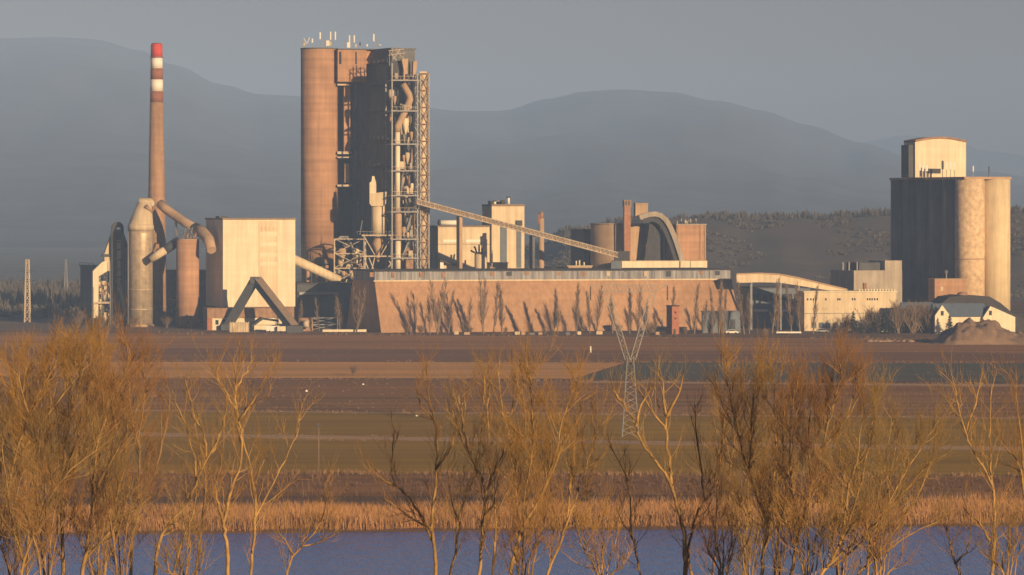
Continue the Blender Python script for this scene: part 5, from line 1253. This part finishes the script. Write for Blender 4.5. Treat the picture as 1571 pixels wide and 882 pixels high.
def bush(name, hgt, wid, seed, n, bark='bark_grey', twig='twig_grey'):
    rng = random.Random(seed); t = bpy.data.objects.new(name, None); COL.objects.link(t)
    tk_, tw = MB(), MB()
    for s_ in range(n):
        a = rng.uniform(0, 6.28); d0 = V((math.cos(a)*rng.uniform(.1,.7)*wid/hgt, math.sin(a)*rng.uniform(.1,.7)*wid/hgt, 1))
        pts = shoot(V((rng.uniform(-.4,.4), rng.uniform(-.4,.4), -.1)), d0, hgt*rng.uniform(.65,1), 6, .07, .05, rng)
        tk_.tube(pts, [.08*(1-.8*k/6)+.012 for k in range(7)], 5)
        for i in range(10):
            p, q = along(pts, rng.uniform(.25,1)); b_ = shoot(p, side(q, rng, rng.uniform(.4,.8)), hgt*.28*rng.uniform(.6,1.2), 3, .08, .1, rng)
            tw.tube(b_, [.04,.033,.025,.015], 3, cap=False); twigs(tw, b_, 4, hgt*.15, .028, rng, .2, segs=2)
    part('stems', tk_, M[bark], t, fix=False); part('twigs', tw, M[twig], t, fix=False)
    return t
def conifer(name, hgt, wid, seed):
    rng = random.Random(seed); t = bpy.data.objects.new(name, None); COL.objects.link(t)
    tk_, tw = MB(), MB()
    tk_.tube([V((0,0,-.2)), V((0,0,hgt*.5)), V((.1,0,hgt*.98))], [.16,.1,.02], 6)
    for i in range(150):
        f_ = rng.random()**.9; z_ = hgt*(.06+.92*f_); R_ = wid*(1-f_)**.8*rng.uniform(.55,1.1)+.1
        a = rng.uniform(0,6.28); d_ = V((math.cos(a), math.sin(a), 0)); q = V((-math.sin(a), math.cos(a), 0))
        p0 = V((0,0,z_))
        for k in range(5):
            c_ = p0 + d_*R_*(.2+.2*k) + V((0,0,-.10*R_*k + rng.uniform(-.1,.25))); w_ = R_*.26*rng.uniform(.6,1.2)
            tw.add([c_-q*w_-d_*w_*.4, c_+q*w_-d_*w_*.2+V((0,0,rng.uniform(-.2,.2))), c_+d_*w_*1.3+V((0,0,rng.uniform(-.05,.35)))], [(0,1,2)])
    part('trunk', tk_, M['bark_brown'], t, fix=False); part('foliage', tw, M['needle'], t, fix=False)
    return t
used = set()
def place(proto, px, Y, sc_, rz, label, cat, group):
    b0 = V((wx(px,Y), Y, 0))
    if proto.name not in used:
        used.add(proto.name); proto.location = b0; proto.rotation_euler = (0,0,rz); proto.scale = (sc_,)*3
        proto['label'] = label; proto['category'] = cat; proto['group'] = group
        return proto
    o = copy_tree(proto, b0, rz, (sc_,)*3, label, group); o['category'] = cat; return o
pop = [poplar('bare_poplar', 15, .19, 1, 60), poplar('bare_poplar', 15, .27, 2, 60), poplar('bare_poplar', 15, .27, 3, 36, stems=3), poplar('bare_poplar', 15, .19, 4, 120)]
G1 = 'bare poplars along the plant front'
pops = [  # column, distance, variant, height, label
 (490,1312,0,12.5,'slim brown bare poplar directly before the dark annex'),
 (462,1316,1,11,'dusky bare poplar close behind the brown kiosk'),
 (522,1314,1,13,'broad bare poplar between the slim brown one and the shaded gable'),
 (547,1308,2,14.5,'many stemmed bare tree before the shaded gable of the storage hall'),
 (672,1288,2,17.5,'many stemmed bare tree at the left third of the sloping wall'),
 (660,1289,1,13.5,'single bare tree just left of the many stemmed one on the sloping wall'),
 (688,1290,0,15.5,'thin bare poplar right of the many stemmed tree on the sloping wall'),
 (718,1290,1,13,'lower bare poplar left of the pair with strong leaning shadows'),
 (742,1287,2,18,'bare tree casting the longest leaning shadow on the sloping wall'),
 (757,1290,0,18.5,'tall thin bare poplar just right of the longest leaning shadow'),
 (770,1289,3,18,'second tall thin bare poplar right of the longest leaning shadow'),
 (856,1290,3,16.5,'dense bare poplar standing alone with one dark shadow on the wall'),
 (850,1291,3,13,'short dense poplar touching the lone dense poplar'),
 (884,1288,3,18.5,'tall bare poplar left of the left pylon insulator'),
 (905,1290,3,15.5,'dense bare poplar behind the left pylon insulator'),
 (915,1289,1,17.5,'wide bare poplar between the left insulator and pylon leg'),
 (940,1291,1,14,'bare poplar behind the left arm of the pylon'),
 (966,1290,3,16.5,'bare poplar seen between the two arms of the pylon'),
 (978,1289,1,17.5,'wide bare poplar just left of the right pylon arm'),
 (992,1292,3,12.5,'low bare poplar behind the right arm of the pylon'),
 (1029,1292,0,17,'thin bare poplar rising behind the red brick tower'),
 (1065,1286,0,18,'tall bare poplar first to the right of the brick tower'),
 (1079,1288,1,12,'low bare poplar second to the right of the brick tower'),
 (1094,1287,0,17,'bare poplar before the left end of the blue grey depot'),
 (1103,1285,3,19.5,'tallest bare poplar before the blue grey depot'),
 (1112,1288,0,16,'bare poplar before the right half of the blue grey depot'),
 (1142,1285,0,19,'tall bare poplar at the left support of the bent conveyor'),
 (1150,1286,1,14.5,'lower bare poplar beside the left support of the bent conveyor'),
 (1184,1284,0,20,'tall bare poplar in the middle of the bent conveyor'),
 (1192,1287,1,14,'low bare poplar beside the tall one under the bent conveyor'),
 (1215,1286,0,18,'bare poplar before the right support of the bent conveyor'),
 (1228,1285,1,18,'bare poplar at the left corner of the office block'),
 (1247,1284,0,17.5,'bare poplar before the first windows of the office block'),
]
for i, (px, Y, v_, hh_, lab) in enumerate(pops): place(pop[v_], px, Y, hh_/15*1.1, i*1.7, lab, 'tree', G1)
G2 = 'bare trees at the left end of the plant'
for i, (px, Y, v_, hh_, lab) in enumerate([(60,1480,1,9,'low bare tree right of the pale lattice mast'), (74,1470,3,13,'tall dark bare tree between the mast and the dark bin'), (86,1480,3,11,'second dark bare tree from the dark bin'), (104,1460,3,12.5,'dark bare tree nearest the dark bin'), (20,1500,1,9,'low bare tree left of the pale lattice mast'), (95,1490,1,8,'short bushy tree between the two dark trees by the bin')]):
    place(pop[v_], px, Y, hh_/15, i*2.1, lab, 'tree', G2)
bu = [bush('bare_bush', 6, 4.5, 31, 16), bush('bare_bush', 6, 6, 32, 22)]
G3 = 'bare bushes at the right end of the plant'
for i, (px, Y, v_, hh_, lab) in enumerate([(1298,1294,0,6.5,'small bare bush left of the first conifer'), (1332,1296,0,8.5,'bare round bush between the two conifers before the office block'), (1346,1297,1,8,'bare bush left of the second conifer'), (1378,1292,0,10.5,'pale bare bush at the right corner of the office block'), (1400,1295,1,10.5,'big grey bare bush before the blue grey house'), (1416,1296,1,10,'grey bare bush in the middle of the bush row before the house'), (1430,1294,1,7.5,'lower grey bush left of the first white gable'), (1388,1299,1,9,'grey bush behind the pale bush at the office corner')]):
    place(bu[v_], px, Y, hh_/6, i*1.3, lab, 'bush', G3)
G4 = 'shrubs at the foot of the storage hall'
for i, (px, Y, v_, hh_, lab) in enumerate([(624,1284,1,2.4,'low shrub left of the many stemmed tree at the hall foot'), (646,1283,1,3.2,'round shrub at the base of the many stemmed tree'), (720,1283,1,2.6,'shrub at the foot of the leaning shadows'), (775,1284,0,2.6,'shrub right of the thin poplar pair'), (836,1284,1,2.2,'low shrub left of the lone dense poplar'), (948,1283,1,3.6,'shrub before the left foot of the pylon arms'), (1000,1283,1,4.6,'shrub between pylon and brick tower'), (1052,1284,1,2.2,'low shrub right of the brick tower'), (1175,1280,1,2,'low shrub before the dark plant hall'), (205,1352,1,4,'shrub at the foot of the cooling tower'), (180,1352,1,5,'shrub before the bucket elevator'), (155,1354,1,4.5,'shrub before the filter plant'), (255,1352,1,4,'shrub between the cooling tower and the raw silo'), (120,1360,0,6,'shrub before the dark bin')]):
    place(bu[v_], px, Y, hh_/6, i*1.9, lab, 'bush', G4)
G5 = 'lone bushes in the stubble field'
for i, (px, py, hh_, lab) in enumerate([(543,576,2.6,'grey lone bush in the stubble field'), (577,578,1.0,'tiny low bush right of the lone bush in the stubble')]):
    Yb = gy(py); place(bu[1], px, Yb, hh_/6, i, lab, 'bush', G5)
cf = [conifer('dark_conifer', 8, 2.3, 61), conifer('dark_conifer', 8, 2.8, 62)]
G6 = 'dark conifers before the office block'
for i, (px, Y, v_, hh_, lab) in enumerate([(1309,1290,1,8,'dark conifer left before the office block'), (1356,1290,0,9,'dark pointed conifer right before the office block'), (1366,1288,1,5,'small dark conifer right of the pointed conifer'), (1457,1284,1,7,'dark conifer before the blue roofed shed gable'), (1322,1288,1,4,'low dark conifer right of the left conifer')]):
    place(cf[v_], px, Y, hh_/8, i*1.1, lab, 'conifer', G6)

# ------------------------------------------------------------------ haze, world, sun, camera
mb = MB(); mb.obox((-9000,-350,-4.5), (18000,0,0), (0,17300,0), (0,0,620))
hz = setting('haze', mb, [], 'stuff')
hm = bpy.data.materials.new('haze_air'); hm.use_nodes = True
N, L = hm.node_tree.nodes, hm.node_tree.links
N.remove(N['Principled BSDF'])
pv = N.new('ShaderNodeVolumePrincipled')
pv.inputs['Color'].default_value = (.318,.505,.94,1); pv.inputs['Anisotropy'].default_value = -.27; pv.inputs['Density'].default_value = 1.5e-4
L.new(pv.outputs['Volume'], N['Material Output'].inputs['Volume'])
hz.data.materials.append(hm)
w = bpy.data.worlds.new('World'); sc.world = w; w.use_nodes = True
N, L = w.node_tree.nodes, w.node_tree.links
sky = N.new('ShaderNodeTexSky'); sky.sky_type = 'NISHITA'; sky.sun_disc = False
sky.sun_elevation = SUN_EL; sky.sun_rotation = math.pi - SUN_AZ
sky.air_density = 1.; sky.dust_density = .4; sky.ozone_density = 4.; sky.altitude = 100
bg = N['Background']; bg.inputs['Strength'].default_value = .052
tint = N.new('ShaderNodeMix'); tint.data_type = 'RGBA'; tint.blend_type = 'MULTIPLY'; tint.inputs['Factor'].default_value = 1
tcw = N.new('ShaderNodeTexCoord'); sep = N.new('ShaderNodeSeparateXYZ'); L.new(tcw.outputs['Generated'], sep.inputs['Vector'])
rp = N.new('ShaderNodeValToRGB'); e = rp.color_ramp.elements            # dusk air: rosy low down, bluer overhead, all round the horizon
e[0].position = .03; e[0].color = (.95,.50,.32,1); e[1].position = .28; e[1].color = (.44,.45,.60,1)
L.new(sep.outputs['Z'], rp.inputs['Fac']); L.new(rp.outputs['Color'], tint.inputs['B'])
L.new(sky.outputs['Color'], tint.inputs['A']); L.new(tint.outputs['Result'], bg.inputs['Color'])
sd = bpy.data.lights.new('sun', 'SUN'); sd.energy = 5.; sd.angle = R(.5); sd.color = (1., .69, .37)
so = bpy.data.objects.new('sun', sd); COL.objects.link(so)
sv = Vector((math.sin(SUN_AZ)*math.cos(SUN_EL), -math.cos(SUN_AZ)*math.cos(SUN_EL), math.sin(SUN_EL)))
so.rotation_euler = sv.to_track_quat('Z', 'Y').to_euler(); so.location = sv*200
cd = bpy.data.cameras.new('camera'); co = bpy.data.objects.new('camera', cd); COL.objects.link(co)
co.location = (0,0,H); co.rotation_euler = (R(90),0,0)
cd.sensor_width = 36; cd.lens = 36*F/1571; cd.shift_y = -(441-YH)/1571
cd.clip_start = 1; cd.clip_end = 40000
sc.camera = co
sc.view_settings.view_transform = 'Standard'; sc.view_settings.look = 'None'
sc.view_settings.exposure = .64; sc.view_settings.gamma = 1; sc.view_settings.use_curve_mapping = False
sc.cycles.use_denoising = True; sc.cycles.denoising_prefilter = 'NONE'; sc.cycles.denoising_input_passes = 'RGB_ALBEDO_NORMAL'
sc.cycles.volume_bounces = 0; sc.cycles.max_bounces = 6
